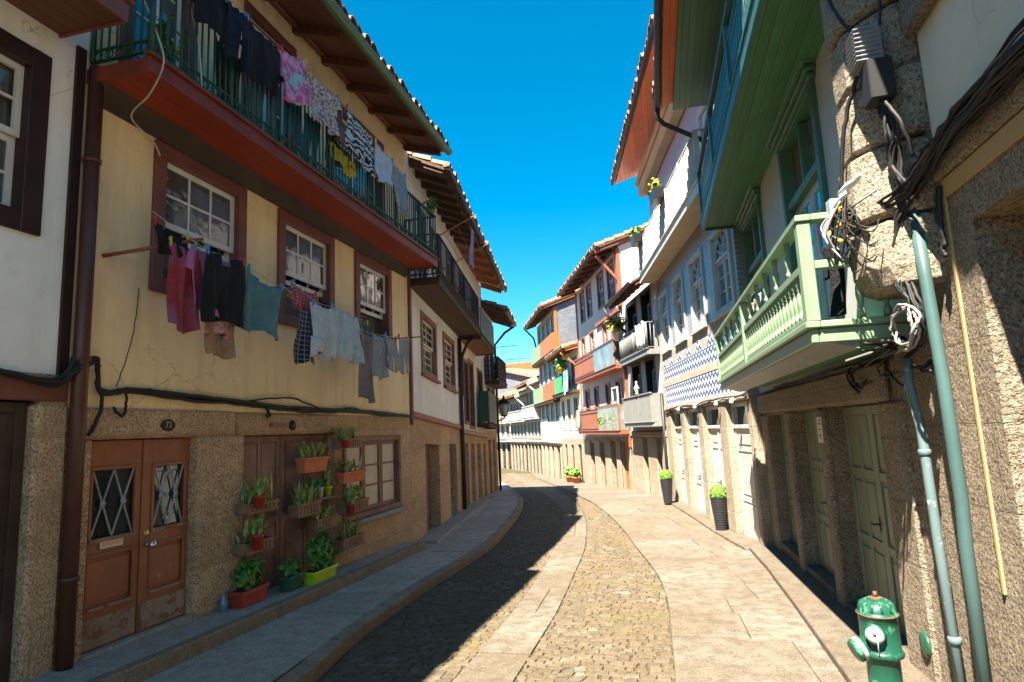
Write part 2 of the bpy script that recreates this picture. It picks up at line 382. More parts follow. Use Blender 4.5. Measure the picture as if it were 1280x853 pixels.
# ------------------------------------------------------------------ building parts
def wall(name, house, f, u0,u1,z0,z1, mat, holes=(), thick=.32, depth=None, bevel=0, label=None):
    """a facade wall with real openings (front, reveals, ends); depth > 0 closes the house body behind it"""
    mb=MB(); us=sorted({u0,u1,*[h[0] for h in holes],*[h[1] for h in holes]}); zs=sorted({z0,z1,*[h[2] for h in holes],*[h[3] for h in holes]})
    us=[u for u in us if u0<=u<=u1]; zs=[z for z in zs if z0<=z<=z1]
    q=lambda a,b,c,d: mb.quad(f.P(*a),f.P(*b),f.P(*c),f.P(*d))
    for i in range(len(us)-1):
        for j in range(len(zs)-1):
            um=(us[i]+us[i+1])/2; zm=(zs[j]+zs[j+1])/2
            if any(h[0]<um<h[1] and h[2]<zm<h[3] for h in holes): continue
            q((us[i],0,zs[j]),(us[i+1],0,zs[j]),(us[i+1],0,zs[j+1]),(us[i],0,zs[j+1]))
    for a,b,c,d in [h[:4] for h in holes]:
        a=max(a,u0); b=min(b,u1); c=max(c,z0); d=min(d,z1); t=-thick
        q((a,0,c),(a,t,c),(a,t,d),(a,0,d)); q((b,0,c),(b,t,c),(b,t,d),(b,0,d)); q((a,0,d),(b,0,d),(b,t,d),(a,t,d)); q((a,0,c),(b,0,c),(b,t,c),(a,t,c))
    D=-(depth or thick)
    q((u0,0,z0),(u0,D,z0),(u0,D,z1),(u0,0,z1)); q((u1,0,z0),(u1,D,z0),(u1,D,z1),(u1,0,z1)); q((u0,0,z1),(u1,0,z1),(u1,D,z1),(u0,D,z1)); q((u0,D,z0),(u1,D,z0),(u1,D,z1),(u0,D,z1))
    for h in holes:       # dark room behind each opening
        a,b,c,d=h[:4]
    bm_o=mb.build(name,mat,house,label=label)
    # weld so that the shading and the bevel follow the edges
    bm=bmesh.new(); bm.from_mesh(bm_o.data); bmesh.ops.remove_doubles(bm,verts=bm.verts,dist=1e-4); bmesh.ops.recalc_face_normals(bm,faces=bm.faces); bm.to_mesh(bm_o.data); bm.free()
    return bm_o

def surround(house,f,u0,u1,z0,z1,w,mat,proj=.035,inn=.09,name='window',sill=0,arch=False,label=None,bevel=.006):
    """frame around an opening: outer size u0..u1, z0..z1, bars w wide"""
    mb=MB()
    mb.fb(f,u0,u0+w,-inn,proj,z0,z1); mb.fb(f,u1-w,u1,-inn,proj,z0,z1)
    mb.fb(f,u0+w,u1-w,-inn,proj-.004,z1-w,z1); mb.fb(f,u0+w,u1-w,-inn,proj-.004,z0,z0+w)
    if sill: mb.fb(f,u0-.05,u1+.05,-.02,proj+sill,z0-.06,z0-.002)
    return mb.build(name,mat,house,bevel=bevel,label=label)

def sash(win,f,u0,u1,z0,z1,d,mat,cols,rows,fw=.05,bw=.022,name='sash',th=.035,arch=False):
    mb=MB(); mb.fb(f,u0,u0+fw,d-th,d,z0,z1); mb.fb(f,u1-fw,u1,d-th,d,z0,z1); mb.fb(f,u0+fw,u1-fw,d-th,d-.002,z1-fw,z1); mb.fb(f,u0+fw,u1-fw,d-th,d-.002,z0,z0+fw)
    for i in range(1,cols):
        u=lerp(u0+fw,u1-fw,i/cols); mb.fb(f,u-bw/2,u+bw/2,d-th+.006,d-.006,z0+fw,z1-fw)
    for j in range(1,rows):
        z=lerp(z0+fw,z1-fw,j/rows); mb.fb(f,u0+fw,u1-fw,d-th+.008,d-.008,z-bw/2,z+bw/2)
    return mb.build(name,mat,win)
def pane(win,f,u0,u1,z0,z1,d,mat,name='pane'):
    mb=MB(); mb.fb(f,u0,u1,d-.008,d,z0,z1); return mb.build(name,mat,win)

def window(house,f,u0,u1,z0,z1,w,mfr,msash,cols=2,rows=4,split=1,gl='glass',rec=-.07,proj=.03,sill=0,curtain=0,label=None,leaves=1):
    """painted surround with glazed sash(es) stacked (split) or side by side (leaves)"""
    o=surround(house,f,u0,u1,z0,z1,w,mfr,proj,inn=.16,sill=sill,label=label)
    a,b,c,d=u0+w,u1-w,z0+w,z1-w
    for k in range(split):
        for l in range(leaves):
            ua,ub=lerp(a,b,l/leaves),lerp(a,b,(l+1)/leaves); za,zb=lerp(c,d,k/split),lerp(c,d,(k+1)/split)
            sash(o,f,ua+.002,ub-.002,za+.001,zb-.001,rec-.04*(split-1-k),msash,cols,rows)
    pane(o,f,a,b,c,d,rec-.022-.04*(split>1),M[gl])
    if curtain:
        mb=MB(); n=18
        mb.grid(lambda s,t: f.P(lerp(a,b,s),rec-.10+.012*math.sin(s*40),lerp(c,c+(d-c)*curtain,t)),40,1); mb.build('curtain',M['curtain'],o)
    return o

def leaf_panels(mb,f,u0,u1,z0,z1,d,cols,rowh,st=.085,th=.045):
    """one framed and panelled leaf into mb; rowh = list of panel row fractions"""
    mb.fb(f,u0,u1,d-th,d-.02,z0,z1)
    zs=[z0]; tot=sum(rowh)
    for h in rowh: zs.append(zs[-1]+(z1-z0)*h/tot)
    mb.fb(f,u0,u0+st,d-.022,d,z0,z1); mb.fb(f,u1-st,u1,d-.022,d,z0,z1)
    for i,z in enumerate(zs):
        a=max(z0,z-st/2); b=min(z1,z+st/2)
        if i==0: b=z0+st
        if i==len(zs)-1: a=z1-st
        mb.fb(f,u0+st,u1-st,d-.022,d-.003,a,b)
    for i in range(1,cols):
        u=lerp(u0+st,u1-st,i/cols); mb.fb(f,u-st*.4,u+st*.4,d-.022,d-.002,z0+st,z1-st)
    for j in range(len(rowh)):
        for i in range(cols):
            ua=lerp(u0+st,u1-st,i/cols)+.05; ub=lerp(u0+st,u1-st,(i+1)/cols)-.05; za=zs[j]+st*.5+.045; zb=zs[j+1]-st*.5-.045
            if ub>ua and zb>za: mb.fb(f,ua,ub,d-.024,d-.007,za,zb)
def panel_door(house,f,u0,u1,z0,z1,d,mat,leaves=2,cols=1,rowh=(1,1),label=None,name='door',handle=True,bevel=.005):
    mb=MB()
    for k in range(leaves):
        ua,ub=lerp(u0,u1,k/leaves)+.004,lerp(u0,u1,(k+1)/leaves)-.004
        leaf_panels(mb,f,ua,ub,z0,z1,d-(.012 if k else 0),cols,rowh)
    o=mb.build(name,mat,house,bevel=bevel,label=label)
    if handle:
        h=MB(); u=lerp(u0,u1,.5)+.05 if leaves>1 else u0+.07; z=lerp(z0,z1,.45)
        h.tube([f.P(u,d,z),f.P(u,d+.05,z),f.P(u+.08,d+.055,z)],.009,6); h.fb(f,u-.015,u+.015,d-.001,d+.006,z-.06,z+.06); h.build('handle',M['blk_iron'],o)
    return o

def railing(parent,f,u0,u1,d,z0,z1,mat,sp=.11,r=.008,top=.022,ends=True,dback=0.03,scroll=0,name='railing',lattice=False,flat=False):
    mb=MB()
    def run(A,B):
        A=Vector(A); B=Vector(B); L=(B-A).length; n=max(1,round(L/sp)); up=Vector((0,0,1))
        mb.bar(A+up*(z1-z0),B+up*(z1-z0),top*1.6,top); mb.bar(A+up*.05,B+up*.05,top,top*.7)
        if scroll:
            mb.bar(A+up*(.05+scroll),B+up*(.05+scroll),top*.8,top*.6)
            k=max(1,round(L/(scroll*1.1)))
            for i in range(k):
                c=A.lerp(B,(i+.5)/k)+up*(.05+scroll/2); t=(B-A).normalized()
                mb.tube([c+(t*math.cos(q)+up*math.sin(q))*scroll*(.46-.03*q/1.6) for q in [x*.5 for x in range(0,19)]],.006,4,close=False)
        for i in range(n+1):
            p=A.lerp(B,i/n); w=r*(2.2 if i%12==0 else 1)
            if flat: mb.bar(p+up*.05,p+up*(z1-z0-.01),w*5,w*2)
            else: mb.tube([p+up*.05,p+up*(z1-z0-.01)],w,5)
        if lattice:
            for i in range(n):
                p=A.lerp(B,i/n); q=A.lerp(B,(i+1)/n); h=z1-z0; m=4
                for k in range(m):
                    a=.08+(h-.12)*k/m; b=.08+(h-.12)*(k+1)/m
                    mb.bar(p+up*a,q+up*b,r*1.2); mb.bar(p+up*b,q+up*a,r*1.2)
    run(f.P(u0,d,z0),f.P(u1,d,z0))
    if ends:
        run(f.P(u0,dback,z0),f.P(u0,d-.03,z0)); run(f.P(u1,dback,z0),f.P(u1,d-.03,z0))
    return mb.build(name,mat,parent)

def balcony_slab(house,f,u0,u1,d1,z0,z1,msof,mfas,fas=.03,label=None,edge=True):
    mb=MB(); mb.fb(f,u0,u1,.0,d1,z0,z1); o=mb.build('balcony',msof,house,label=label)
    if edge:
        mb=MB(); mb.fb(f,u0-fas,u1+fas,d1,d1+fas,z0-.03,z1+.025); mb.fb(f,u0-fas,u0,.0,d1-.001,z0-.03,z1+.024); mb.fb(f,u1,u1+fas,.0,d1-.001,z0-.03,z1+.024)
        mb.fb(f,u0-fas-.03,u1+fas+.03,d1-.02,d1+fas+.035,z1+.026,z1+.055)
        mb.build('fascia',mfas,o,bevel=.008)
    return o

def tiled_roof(house,f,u0,u1,de,ze,dr,zr_,msof,mtile,mgut=None,rafters=.6,wall_d=0,lip=.22,pitch=.22,mraft=None,th=.07,tiles=True,gut_r=.085,gut_stop=True,label=None,rows=1.6):
    """sloping roof: boarded underside, rafters, barrel tiles, gutter; de/ze eave edge, dr/zr_ ridge (d negative = behind the facade)"""
    o=MB(); o.hexa([f.P(u0,de,ze),f.P(u1,de,ze),f.P(u1,dr,zr_),f.P(u0,dr,zr_),f.P(u0,de,ze+th),f.P(u1,de,ze+th),f.P(u1,dr,zr_+th),f.P(u0,dr,zr_+th)])
    o=o.build('roof',msof,house,label=label)
    sl=(zr_-ze)/(dr-de)
    if rafters:
        n=max(2,round((u1-u0)/rafters))
        for i in range(n):
            u=lerp(u0+.08,u1-.08,i/(n-1)); z=lambda d: ze+sl*(d-de)
            mb=MB(); mb.hexa([f.P(u-.045,wall_d+.002,z(wall_d)-.15),f.P(u+.045,wall_d+.002,z(wall_d)-.15),f.P(u+.045,de-.06,z(de)-.09),f.P(u-.045,de-.06,z(de)-.09),
                     f.P(u-.045,wall_d+.002,z(wall_d)-.003),f.P(u+.045,wall_d+.002,z(wall_d)-.003),f.P(u+.045,de-.06,z(de-.06)-.003),f.P(u-.045,de-.06,z(de-.06)-.003)])
            mb.build('rafter',mraft or msof,o)
    if tiles:
        mb=MB(); n=max(2,round((u1-u0)/pitch)); L=rows
        full=MB()
        for i in range(n):
            u=lerp(u0,u1,(i+.5)/n); r=pitch*.5; seg=5; jit=random.uniform(-.03,.03)
            kmax=max(1,int(abs(dr-de)/.42)); kmax=min(kmax,int(L/.4))
            for k in range(kmax):
                da=de+lip*.6+jit-k*.40; db=da-.46; za=ze+th+sl*(da-de)+.03; zb=ze+th+sl*(db-de)-.005
                vs=[]
                for d_,z_,rr in ((da,za,r*1.05),(db,zb,r*.86)):
                    for q in range(seg+1):
                        a=math.pi*q/seg; vs.append(f.P(u+rr*math.cos(a),d_,z_+.02+rr*1.1*math.sin(a)))
                for d_,z_,rr in ((da,za,r*1.05-.022),):
                    for q in range(seg+1):
                        a=math.pi*q/seg; vs.append(f.P(u+rr*math.cos(a),d_,z_+.02+rr*1.1*math.sin(a)))
                s=seg+1
                mb.add(vs,[(q,q+1,s+q+1,s+q) for q in range(seg)]+[(2*s+q,2*s+q+1,q+1,q) for q in range(seg)],False)
            # channel tile between
            mb.fb(f,u-pitch*.5-.05,u-pitch*.5+.05,de-.02,de+lip*.5,ze+th-.005+sl*.03,ze+th+.025)
        if kmax*.4<abs(dr-de):
            d0=de-kmax*.4
            mb.add([f.P(u0,d0+.1,ze+th+sl*(d0-de)+.02),f.P(u1,d0+.1,ze+th+sl*(d0-de)+.02),f.P(u1,dr,zr_+th+.04),f.P(u0,dr,zr_+th+.04)],[(0,1,2,3)])
        mb.build('roof_tiles',mtile,o)
    if mgut:
        mb=MB(); r=gut_r; seg=8; vs=[]
        for u in (u0-.05,u1+.05):
            for q in range(seg+1):
                a=math.pi+math.pi*q/seg; vs.append(f.P(u,de+.08+r*math.cos(a),ze+.03+r*math.sin(a)))
            for q in range(seg,-1,-1):
                a=math.pi+math.pi*q/seg; vs.append(f.P(u,de+.08+(r-.008)*math.cos(a),ze+.03+(r-.008)*math.sin(a)))
        s=2*(seg+1)
        mb.add(vs,[(q,(q+1)%s,s+(q+1)%s,s+q) for q in range(s)]+[tuple(range(s)),tuple(range(2*s-1,s-1,-1))],False)
        mb.build('gutter',mgut,o)
    return o

def downpipe(house,pts,r,mat,name='downpipe',clips=0,n=10):
    mb=MB(); mb.tube(pts,r,n)
    a,b=Vector(pts[0]),Vector(pts[-1])
    for k in range(clips):
        p=a.lerp(b,(k+.5)/clips)
        if len(pts)==2: mb.lathe([(r+.003,-.02),(r+.012,-.018),(r+.012,.018),(r+.003,.02)],p,n)
    return mb.build(name,mat,house)

# ------------------------------------------------------------------ plants
def snake_leaves(c,n,h,spread,seed=0):
    rr=random.Random(seed); mb=MB()
    for i in range(int(n*2.2)):
        bx=c[0]+rr.uniform(-1,1)*spread[0]; by=c[1]+rr.uniform(-1,1)*spread[1]; hh=h*rr.uniform(.6,1.1); a=rr.uniform(0,6.28); lean=rr.uniform(.05,.62)*hh; la=rr.uniform(0,6.28)
        w=rr.uniform(.013,.026); tw=rr.uniform(-.8,.8); prev=[]
        for k in range(5):
            t=k/4; ww=w*(.7+.9*t-1.55*t*t*t)+.002; aa=a+tw*t
            cx=bx+math.cos(la)*lean*t**1.6; cy=by+math.sin(la)*lean*t**1.6; cz=c[2]+hh*t
            dx,dy=math.cos(aa)*ww,math.sin(aa)*ww
            prev.append(((cx-dx,cy-dy,cz),(cx-dy*.3,cy+dx*.3,cz),(cx+dx,cy+dy,cz)))
        vs=[p for q in prev for p in q]
        mb.add(vs,[f_ for k in range(4) for f_ in ((3*k,3*k+1,3*k+4,3*k+3),(3*k+1,3*k+2,3*k+5,3*k+4))],True)
    return mb
def leaf_clump(c,rad,n,size,seed=0,stems=0,shell=False,flat=1):
    rr=random.Random(seed); mb=MB()
    for i in range(n):
        while True:
            v=Vector((rr.uniform(-1,1),rr.uniform(-1,1),rr.uniform(-1,1)))
            if .05<v.length<1: break
        if shell: v=v.normalized()*rr.uniform(.86,1.04)
        lump=1 if shell else .75+.35*math.sin(v.x*5+seed)*math.cos(v.y*4+v.z*3)
        p=Vector((c[0]+v.x*rad[0]*lump,c[1]+v.y*rad[1]*lump,c[2]+v.z*rad[2]*lump)); s=size*rr.uniform(.55,1.25)
        nrm=(v+Vector((rr.uniform(-.7,.7),rr.uniform(-.7,.7),rr.uniform(0,.9)))).normalized()
        t=nrm.orthogonal().normalized(); t.rotate(Matrix.Rotation(rr.uniform(0,6.28),3,nrm)); b=nrm.cross(t)
        mb.add([p-t*s*.1,p+t*s*.45+b*s*.34-nrm*s*.05,p+t*s*1.1-nrm*s*.22,p+t*s*.45-b*s*.34-nrm*s*.05,p+t*s*.5+nrm*s*.06],[(0,1,4),(1,2,4),(2,3,4),(3,0,4)],False)
    for i in range(stems):
        a=rr.uniform(0,6.28); mb.tube([(c[0]+math.cos(a)*.02,c[1]+math.sin(a)*.02,c[2]-rad[2]*1.1),(c[0]+math.cos(a)*rad[0]*.5,c[1]+math.sin(a)*rad[1]*.5,c[2]+rad[2]*.3)],.004,4)
    return mb

def spline(pts,n=8,wob=0,seed=1):
    rr=random.Random(seed); P=[Vector(p) for p in pts]; out=[]
    for i in range(len(P)-1):
        a=P[max(i-1,0)];b=P[i];c=P[i+1];d=P[min(i+2,len(P)-1)]
        for k in range(n):
            t=k/n; q=.5*((2*b)+(c-a)*t+(2*a-5*b+4*c-d)*t*t+(3*b-a-3*c+d)*t**3)
            out.append(q+Vector((rr.uniform(-wob,wob),rr.uniform(-wob,wob),rr.uniform(-wob,wob))))
    return out+[P[-1]]

def pieces(name,house,f,boxes,mat,bevel=.02):
    for b in boxes:
        mb=MB(); mb.fb(f,*b); mb.build(name,mat,house,bevel=bevel)

# ------------------------------------------------------------------ ground
def resample(pl,ys):
    out=[]
    for y in ys:
        for i in range(len(pl)-1):
            if pl[i][1]<=y<=pl[i+1][1]:
                # smooth: catmull in x
                a=pl[max(i-1,0)];b=pl[i];c=pl[i+1];d=pl[min(i+2,len(pl)-1)]
                t=(y-b[1])/(c[1]-b[1]); m0=(c[0]-a[0])/(c[1]-a[1])*(c[1]-b[1]); m1=(d[0]-b[0])/(d[1]-b[1])*(c[1]-b[1])
                h=(2*t**3-3*t*t+1)*b[0]+(t**3-2*t*t+t)*m0+(-2*t**3+3*t*t)*c[0]+(t**3-t*t)*m1
                out.append(h); break
        else: out.append(pl[-1][0] if y>pl[-1][1] else pl[0][0])
    return out
YS=[-10,-6,-3,0,2,3,4]+[4+.5*k for k in range(1,38)]+[24+k for k in range(0,18)]+[44,47,50,54,58,64,70,80]
KL=[(-2.75,-10),(-2.85,0),(-2.91,4.5),(-3.11,5.76),(-3.27,7.74),(-3.30,9.5),(-3.33,10.9),(-3.50,12.95),(-4.07,17.3),(-4.66,19.9),(-5.3,21.8),(-7.0,27.5),(-9.2,34),(-14,46),(-19,58),(-28,80)]
KR=[(-.02,-10),(-.05,0),(-.08,5.14),(-.10,6.2),(-.15,8.0),(-.30,9.44),(-.60,11.2),(-1.03,13.6),(-1.68,16.5),(-2.99,21.2),(-5.77,31.2),(-9.35,43.6),(-12.6,54),(-16,62),(-23,80)]
SL=[(-1.78,-10),(-1.8,0),(-1.82,5),(-1.91,8.1),(-2.08,10.5),(-2.45,14),(-2.85,16.9),(-3.95,20.9),(-6.3,29),(-9,37.5),(-13.5,50),(-17.7,60),(-25.5,80)]
SR=[(-1.3,-10),(-1.3,0),(-1.33,5),(-1.35,7),(-1.45,9),(-1.64,12),(-2.13,15.8),(-2.95,19.6),(-5.0,27.6),(-8,37.3),(-12.3,49),(-16.6,60),(-24.5,80)]
kl,kr,sl_,sr_=(resample(p,YS) for p in (KL,KR,SL,SR))
def strip(name,xa,xb,mat,off,side=0,n=3,und=0):
    mb=MB(); N=n+1; vs=[]
    for y,a,b in zip(YS,xa,xb):
        for k in range(N): vs.append((lerp(a,b,k/n),y,zr(y)+off))
    fs=[(i*N+k,i*N+k+1,(i+1)*N+k+1,(i+1)*N+k) for i in range(len(YS)-1) for k in range(n)]
    mb.add(vs,fs)
    if side:         # a real kerb face down to the carriageway on the xa (side<0) or xb (side>0) edge
        X=xa if side<0 else xb
        vs=[]
        for y,x in zip(YS,X): vs += [(x,y,zr(y)+off),(x,y,zr(y)-.1)]
        mb.add(vs,[(2*i,2*i+1,2*i+3,2*i+2) for i in range(len(YS)-1)])
    o=mb.build(name,mat); o['kind']='structure'; return o
g=MB(); g.add([(x,y,(zr(y) if abs(x)<45 else zr(y))-.25) for y in (-120,-60,-12,4,12,23,40,55,90,200,400) for x in (-400,-60,0,60,400)],[(j*5+i,j*5+i+1,j*5+i+6,j*5+i+5) for j in range(10) for i in range(4)])
o=g.build('ground',M['soil']); o['kind']='structure'
def xat(pl,y): return resample(pl,[y])[0]
def stone(mb,rr,q,z,h,inset=.006,drop=.007,tone=None):
    """one stone: four corners (x, y), chamfered top"""
    cx=sum(p[0] for p in q)/4; cy=sum(p[1] for p in q)/4; tx,ty=rr.uniform(-1,1)*h,rr.uniform(-1,1)*h; n=len(mb.f)
    vs=[]
    for k in range(3):
        for p in q:
            L=math.hypot(p[0]-cx,p[1]-cy) or 1; f_=1-(inset*(0,.25,1.2)[k])/L
            x=cx+(p[0]-cx)*f_; y=cy+(p[1]-cy)*f_
            vs.append((x,y,zr(y)+z+(-.03,-drop,0)[k]+((x-cx)*tx+(y-cy)*ty)*6*(k>0)))
    mb.add(vs,[(8,9,10,11)]+[(4*k+a,4*k+(a+1)%4,4*k+4+(a+1)%4,4*k+4+a) for k in (0,1) for a in range(4)])
    t=rr.random() if tone is None else tone; mb.tone+= [t]*(len(mb.f)-n)
def setts(name,pa,pb,y0,y1,lane,z=0):
    rr=random.Random(lane); mb=MB(); y=y0
    while y<y1:
        far=max(0,(y-14)/20); hgt=.092*(1+far)*rr.uniform(.9,1.12); x=0; xa,xb=xat(pa,y),xat(pb,y); W=xb-xa; s=-rr.uniform(0,.08)
        while s<W-.01:
            w=(.108*rr.uniform(.65,1.4))*(1+far); a,b=max(0,s),min(W,s+w)
            if b-a>.03:
                arc=lambda v: .09*abs(math.sin(v*3.4+lane))+.035*math.sin(v*9+y*1.7)
                g=.002; j=lambda: rr.uniform(-.017,.017)
                q=[(xa+a+g+j(),y+g+arc(a)+j()),(xa+b-g+j(),y+g+arc(b)+j()),(xa+b-g+j(),y+hgt-g+arc(b)+j()),(xa+a+g+j(),y+hgt-g+arc(a)+j())]
                stone(mb,rr,q,z+rr.uniform(-.004,.004),.006,.008,.008)
            s+=w
        y+=hgt
    o=mb.build(name,M['sett']); o['kind']='structure'; return o
def slabs(name,pa,pb,y0,y1,lane,mat,z,ly,cuts,cap=None,g=.004,tilt=.001):
    rr=random.Random(lane); mb=MB(); y=y0
    while y<y1:
        L=rr.uniform(*ly); n=rr.choice(cuts); fr=sorted([0,1]+[ (k+1)/(n)+rr.uniform(-.09,.09) for k in range(n-1)])
        for a,b in zip(fr[:-1],fr[1:]):
            sk=rr.uniform(-.02,.02)
            X=lambda yy,f_: lerp(xat(pa,yy),xat(pb,yy),f_)
            q=[(X(y,a)+g,y+g+sk),(X(y,b)-g,y+g+sk),(X(y+L,b)-g,y+L-g+sk),(X(y+L,a)+g,y+L-g+sk)]
            stone(mb,rr,q,z+rr.uniform(-.0015,.0015),tilt,.004,.004)
        y+=L
    o=mb.build(name,mat); o['kind']='structure'; return o
sh=lambda pl,d: [(x+d,y) for x,y in pl]
strip('road_bed',[a-.3 for a in kl],[b+.3 for b in kr],M['joint'],-.012,0,6)
strip('pavement_bed',[a-6 for a in kl],[a-.03 for a in kl],M['joint'],.098,0,4)
strip('pavement_bed',kr,[b+9 for b in kr],M['joint'],.018,0,6)
setts('cobbles',sh(KL,.0),SL,2.0,46,1); setts('cobbles',SR,KR,2.0,46,2)
slabs('slab_strip',SL,SR,2.0,46,3,M['slab_strip'],.004,(.9,1.6),[1,1,1,2])
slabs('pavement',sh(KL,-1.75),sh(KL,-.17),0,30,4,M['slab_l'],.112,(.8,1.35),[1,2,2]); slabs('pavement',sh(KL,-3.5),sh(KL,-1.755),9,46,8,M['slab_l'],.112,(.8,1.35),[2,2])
slabs('kerb',sh(KL,-.165),KL,0,46,5,M['kerb'],.114,(.45,.9),[1],g=.003)
slabs('pavement',KR,sh(KR,2.2),0,46,6,M['slab_r'],.034,(.55,.95),[1,2,2,3]); slabs('pavement',sh(KR,2.205),sh(KR,6),10,52,9,M['slab_r'],.034,(.7,1.1),[3,4])
mb=MB(); vs=[]
for y,x in zip(YS,kl): vs += [(x-.004,y,zr(y)+.106),(x-.004,y,zr(y)-.1)]
mb.add(vs,[(2*i,2*i+1,2*i+3,2*i+2) for i in range(len(YS)-1)]); o=mb.build('kerb_face',M['kerb']); o['kind']='structure'
# raised step along the yellow house
mb=MB(); ys=[-6,0,2,4.18,6.3,8.5,10.0,10.9]
for i in range(len(ys)-1):
    y0,y1=ys[i],ys[i+1]; x=lambda y: -4.30-.035*max(0,y-4.2)
    b=[(-4.95,y0,zr(y0)),(x(y0),y0,zr(y0)),(x(y1),y1,zr(y1)),(-4.95,y1,zr(y1))]; t=lambda p: (p[0],p[1],zr(p[1])+.245)
    mb.hexa(b+[t(p) for p in b])
o=mb.build('step',M['slab_l'],bevel=.012); o['kind']='structure'
mb=MB(); 
for i in range(len(ys)-1):
    y0,y1=ys[i],ys[i+1]; x=lambda y: -4.30-.035*max(0,y-4.2)
    b=[(x(y0),y0,zr(y0)),(x(y0)+.13,y0,zr(y0)),(x(y1)+.13,y1,zr(y1)),(x(y1),y1,zr(y1))]; t=lambda p: (p[0],p[1],zr(p[1])+.248)
    mb.hexa(b+[t(p) for p in b])
o=mb.build('step_edge',M['kerb'],bevel=.012); o['kind']='structure'
# low strip at the foot of the second house on the left
mb=MB(); f=F(-4.8,11.2,8,1)
for u0,u1 in ((0.3,2.6),(2.6,5.4),(5.4,7.2)):
    p=[f.P(u0,0,0),f.P(u0,.42,0),f.P(u1,.40,0),f.P(u1,0,0)]; b=[(q.x,q.y,zr(q.y)) for q in p]; t=[(q.x,q.y,zr(q.y)+.165) for q in p]; mb.hexa(b+t)
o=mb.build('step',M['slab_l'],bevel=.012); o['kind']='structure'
# raised strip along the right hand houses
def rstep(pin,pout,h,mat,name='step'):
    mb=MB()
    for i in range(len(pin)-1):
        p=[pout[i],pout[i+1],pin[i+1],pin[i]]; b=[(x,y,zr(y)-.02) for x,y in p]; mb.hexa(b+[(x,y,zr(y)+h) for x,y in p])
    o=mb.build(name,mat,bevel=.01); o['kind']='structure'
rstep([(1.9,-8),(1.9,4),(1.9,7.6),(1.85,9.6),(1.75,11.25)],[(1.1,-8),(1.12,4),(1.20,7.6),(1.22,9.6),(1.19,11.25)],.10,M['slab_r'])
rstep([(1.72,11.25),(1.25,13.2),(.75,16),(.33,18.2)],[(1.13,11.25),(.76,13.2),(.30,16),(-.12,18.3)],.075,M['slab_r'])

# ------------------------------------------------------------------ LEFT: white house at the near end
f0=F(-4.8,4.18,0,1)
H=thing('townhouse','white plastered house with brown window frame and dark doorway, nearest on the left','house',(-4.8,2.5,0))
wall('ground_floor_wall',H,f0,-7,-.07,-1,2.32,M['gran_l'],[(-1.75,-.30,-1,2.10)],.42,5)
wall('upper_wall',H,f0,-7,-.07,2.32,7.6,M['white_w'],[(-1.70,-.56,3.58,4.83)],.3,5)
mb=MB(); mb.fb(f0,-.355,-.085,-.10,.035,-.6,2.075); mb.build('doorpost',M['gran_l'],H,bevel=.02)
mb=MB(); mb.fb(f0,-1.9,-.09,-.3,.02,2.10,2.29); mb.build('lintel',M['brown_fr'],H,bevel=.01)
mb=MB(); leaf_panels(mb,f0,-1.75,-.362,-.3,2.09,-.05,2,(1,1)); mb.build('door',M['wood_dark'],H,bevel=.006)
mb=MB(); mb.fb(f0,-2.2,-.1,-.42,.14,-.3,.02); mb.build('threshold',M['slab_l'],H,bevel=.015)
w=window(H,f0,-1.86,-.41,3.42,4.98,.165,M['brown_dk'],M['white_wood'],2,2,split=2,gl='glass_old',rec=-.05,proj=.03,curtain=.95)
bs=balcony_slab(H,f0,-6.6,-.36,.68,5.24,5.36,M['brown_soffit'],M['brown_fr'])
tiled_roof(H,f0,-7,.60,1.02,7.55,-4.5,9.6,M['brown_soffit'],M['tile'],M['gutter_g'],.7,tiles=True)
downpipe(H,[f0.P(-.035,.075,-.2),f0.P(-.04,.075,5.1)],.062,M['pipe_br'],clips=3)
mb=MB(); mb.fb(f0,-.19,-.105,.0,.03,2.32,5.24); mb.build('corner_board',M['brown_dk'],H)

# ------------------------------------------------------------------ yellow house
f=f0
Y=thing('townhouse','yellow plastered house with laundry lines, red balcony underside and green iron railing','house',(-4.8,7.7,0))
WIN=[(.70,2.10),(2.76,4.18),(4.86,6.24)]
wins_h=[(a+.1,b-.1,3.32,4.68) for a,b in WIN]
wall('ground_floor_wall',Y,f,0-.07,7.05,-1,2.06,M['gran_l'],[(.17,1.385,-1,1.785),(2.13,4.22,-1,1.785),(4.50,6.48,.50,1.665)],.34,5)
wall('upper_wall',Y,f,-.07,7.05,2.06,4.96,M['yellow'],wins_h,.3,5)
wall('top_wall',Y,f,-.07,7.05,4.96,7.95,M['yellow'],[(.30,1.15,5.1,7.1),(2.10,3.05,5.1,7.2),(4.1,5.9,5.1,7.1)],.3,5)
# granite piers and lintels standing slightly proud
pieces('pier',Y,f,[(1.392,2.12,-.02,.045,-.6,1.79),(-.02,.165,-.02,.03,-.6,1.79)],M['gran_l'])
pieces('lintel',Y,f,[(-.02,1.95,-.02,.05,1.793,2.055),(2.02,4.3,-.02,.03,1.793,2.05)],M['gran_l'])
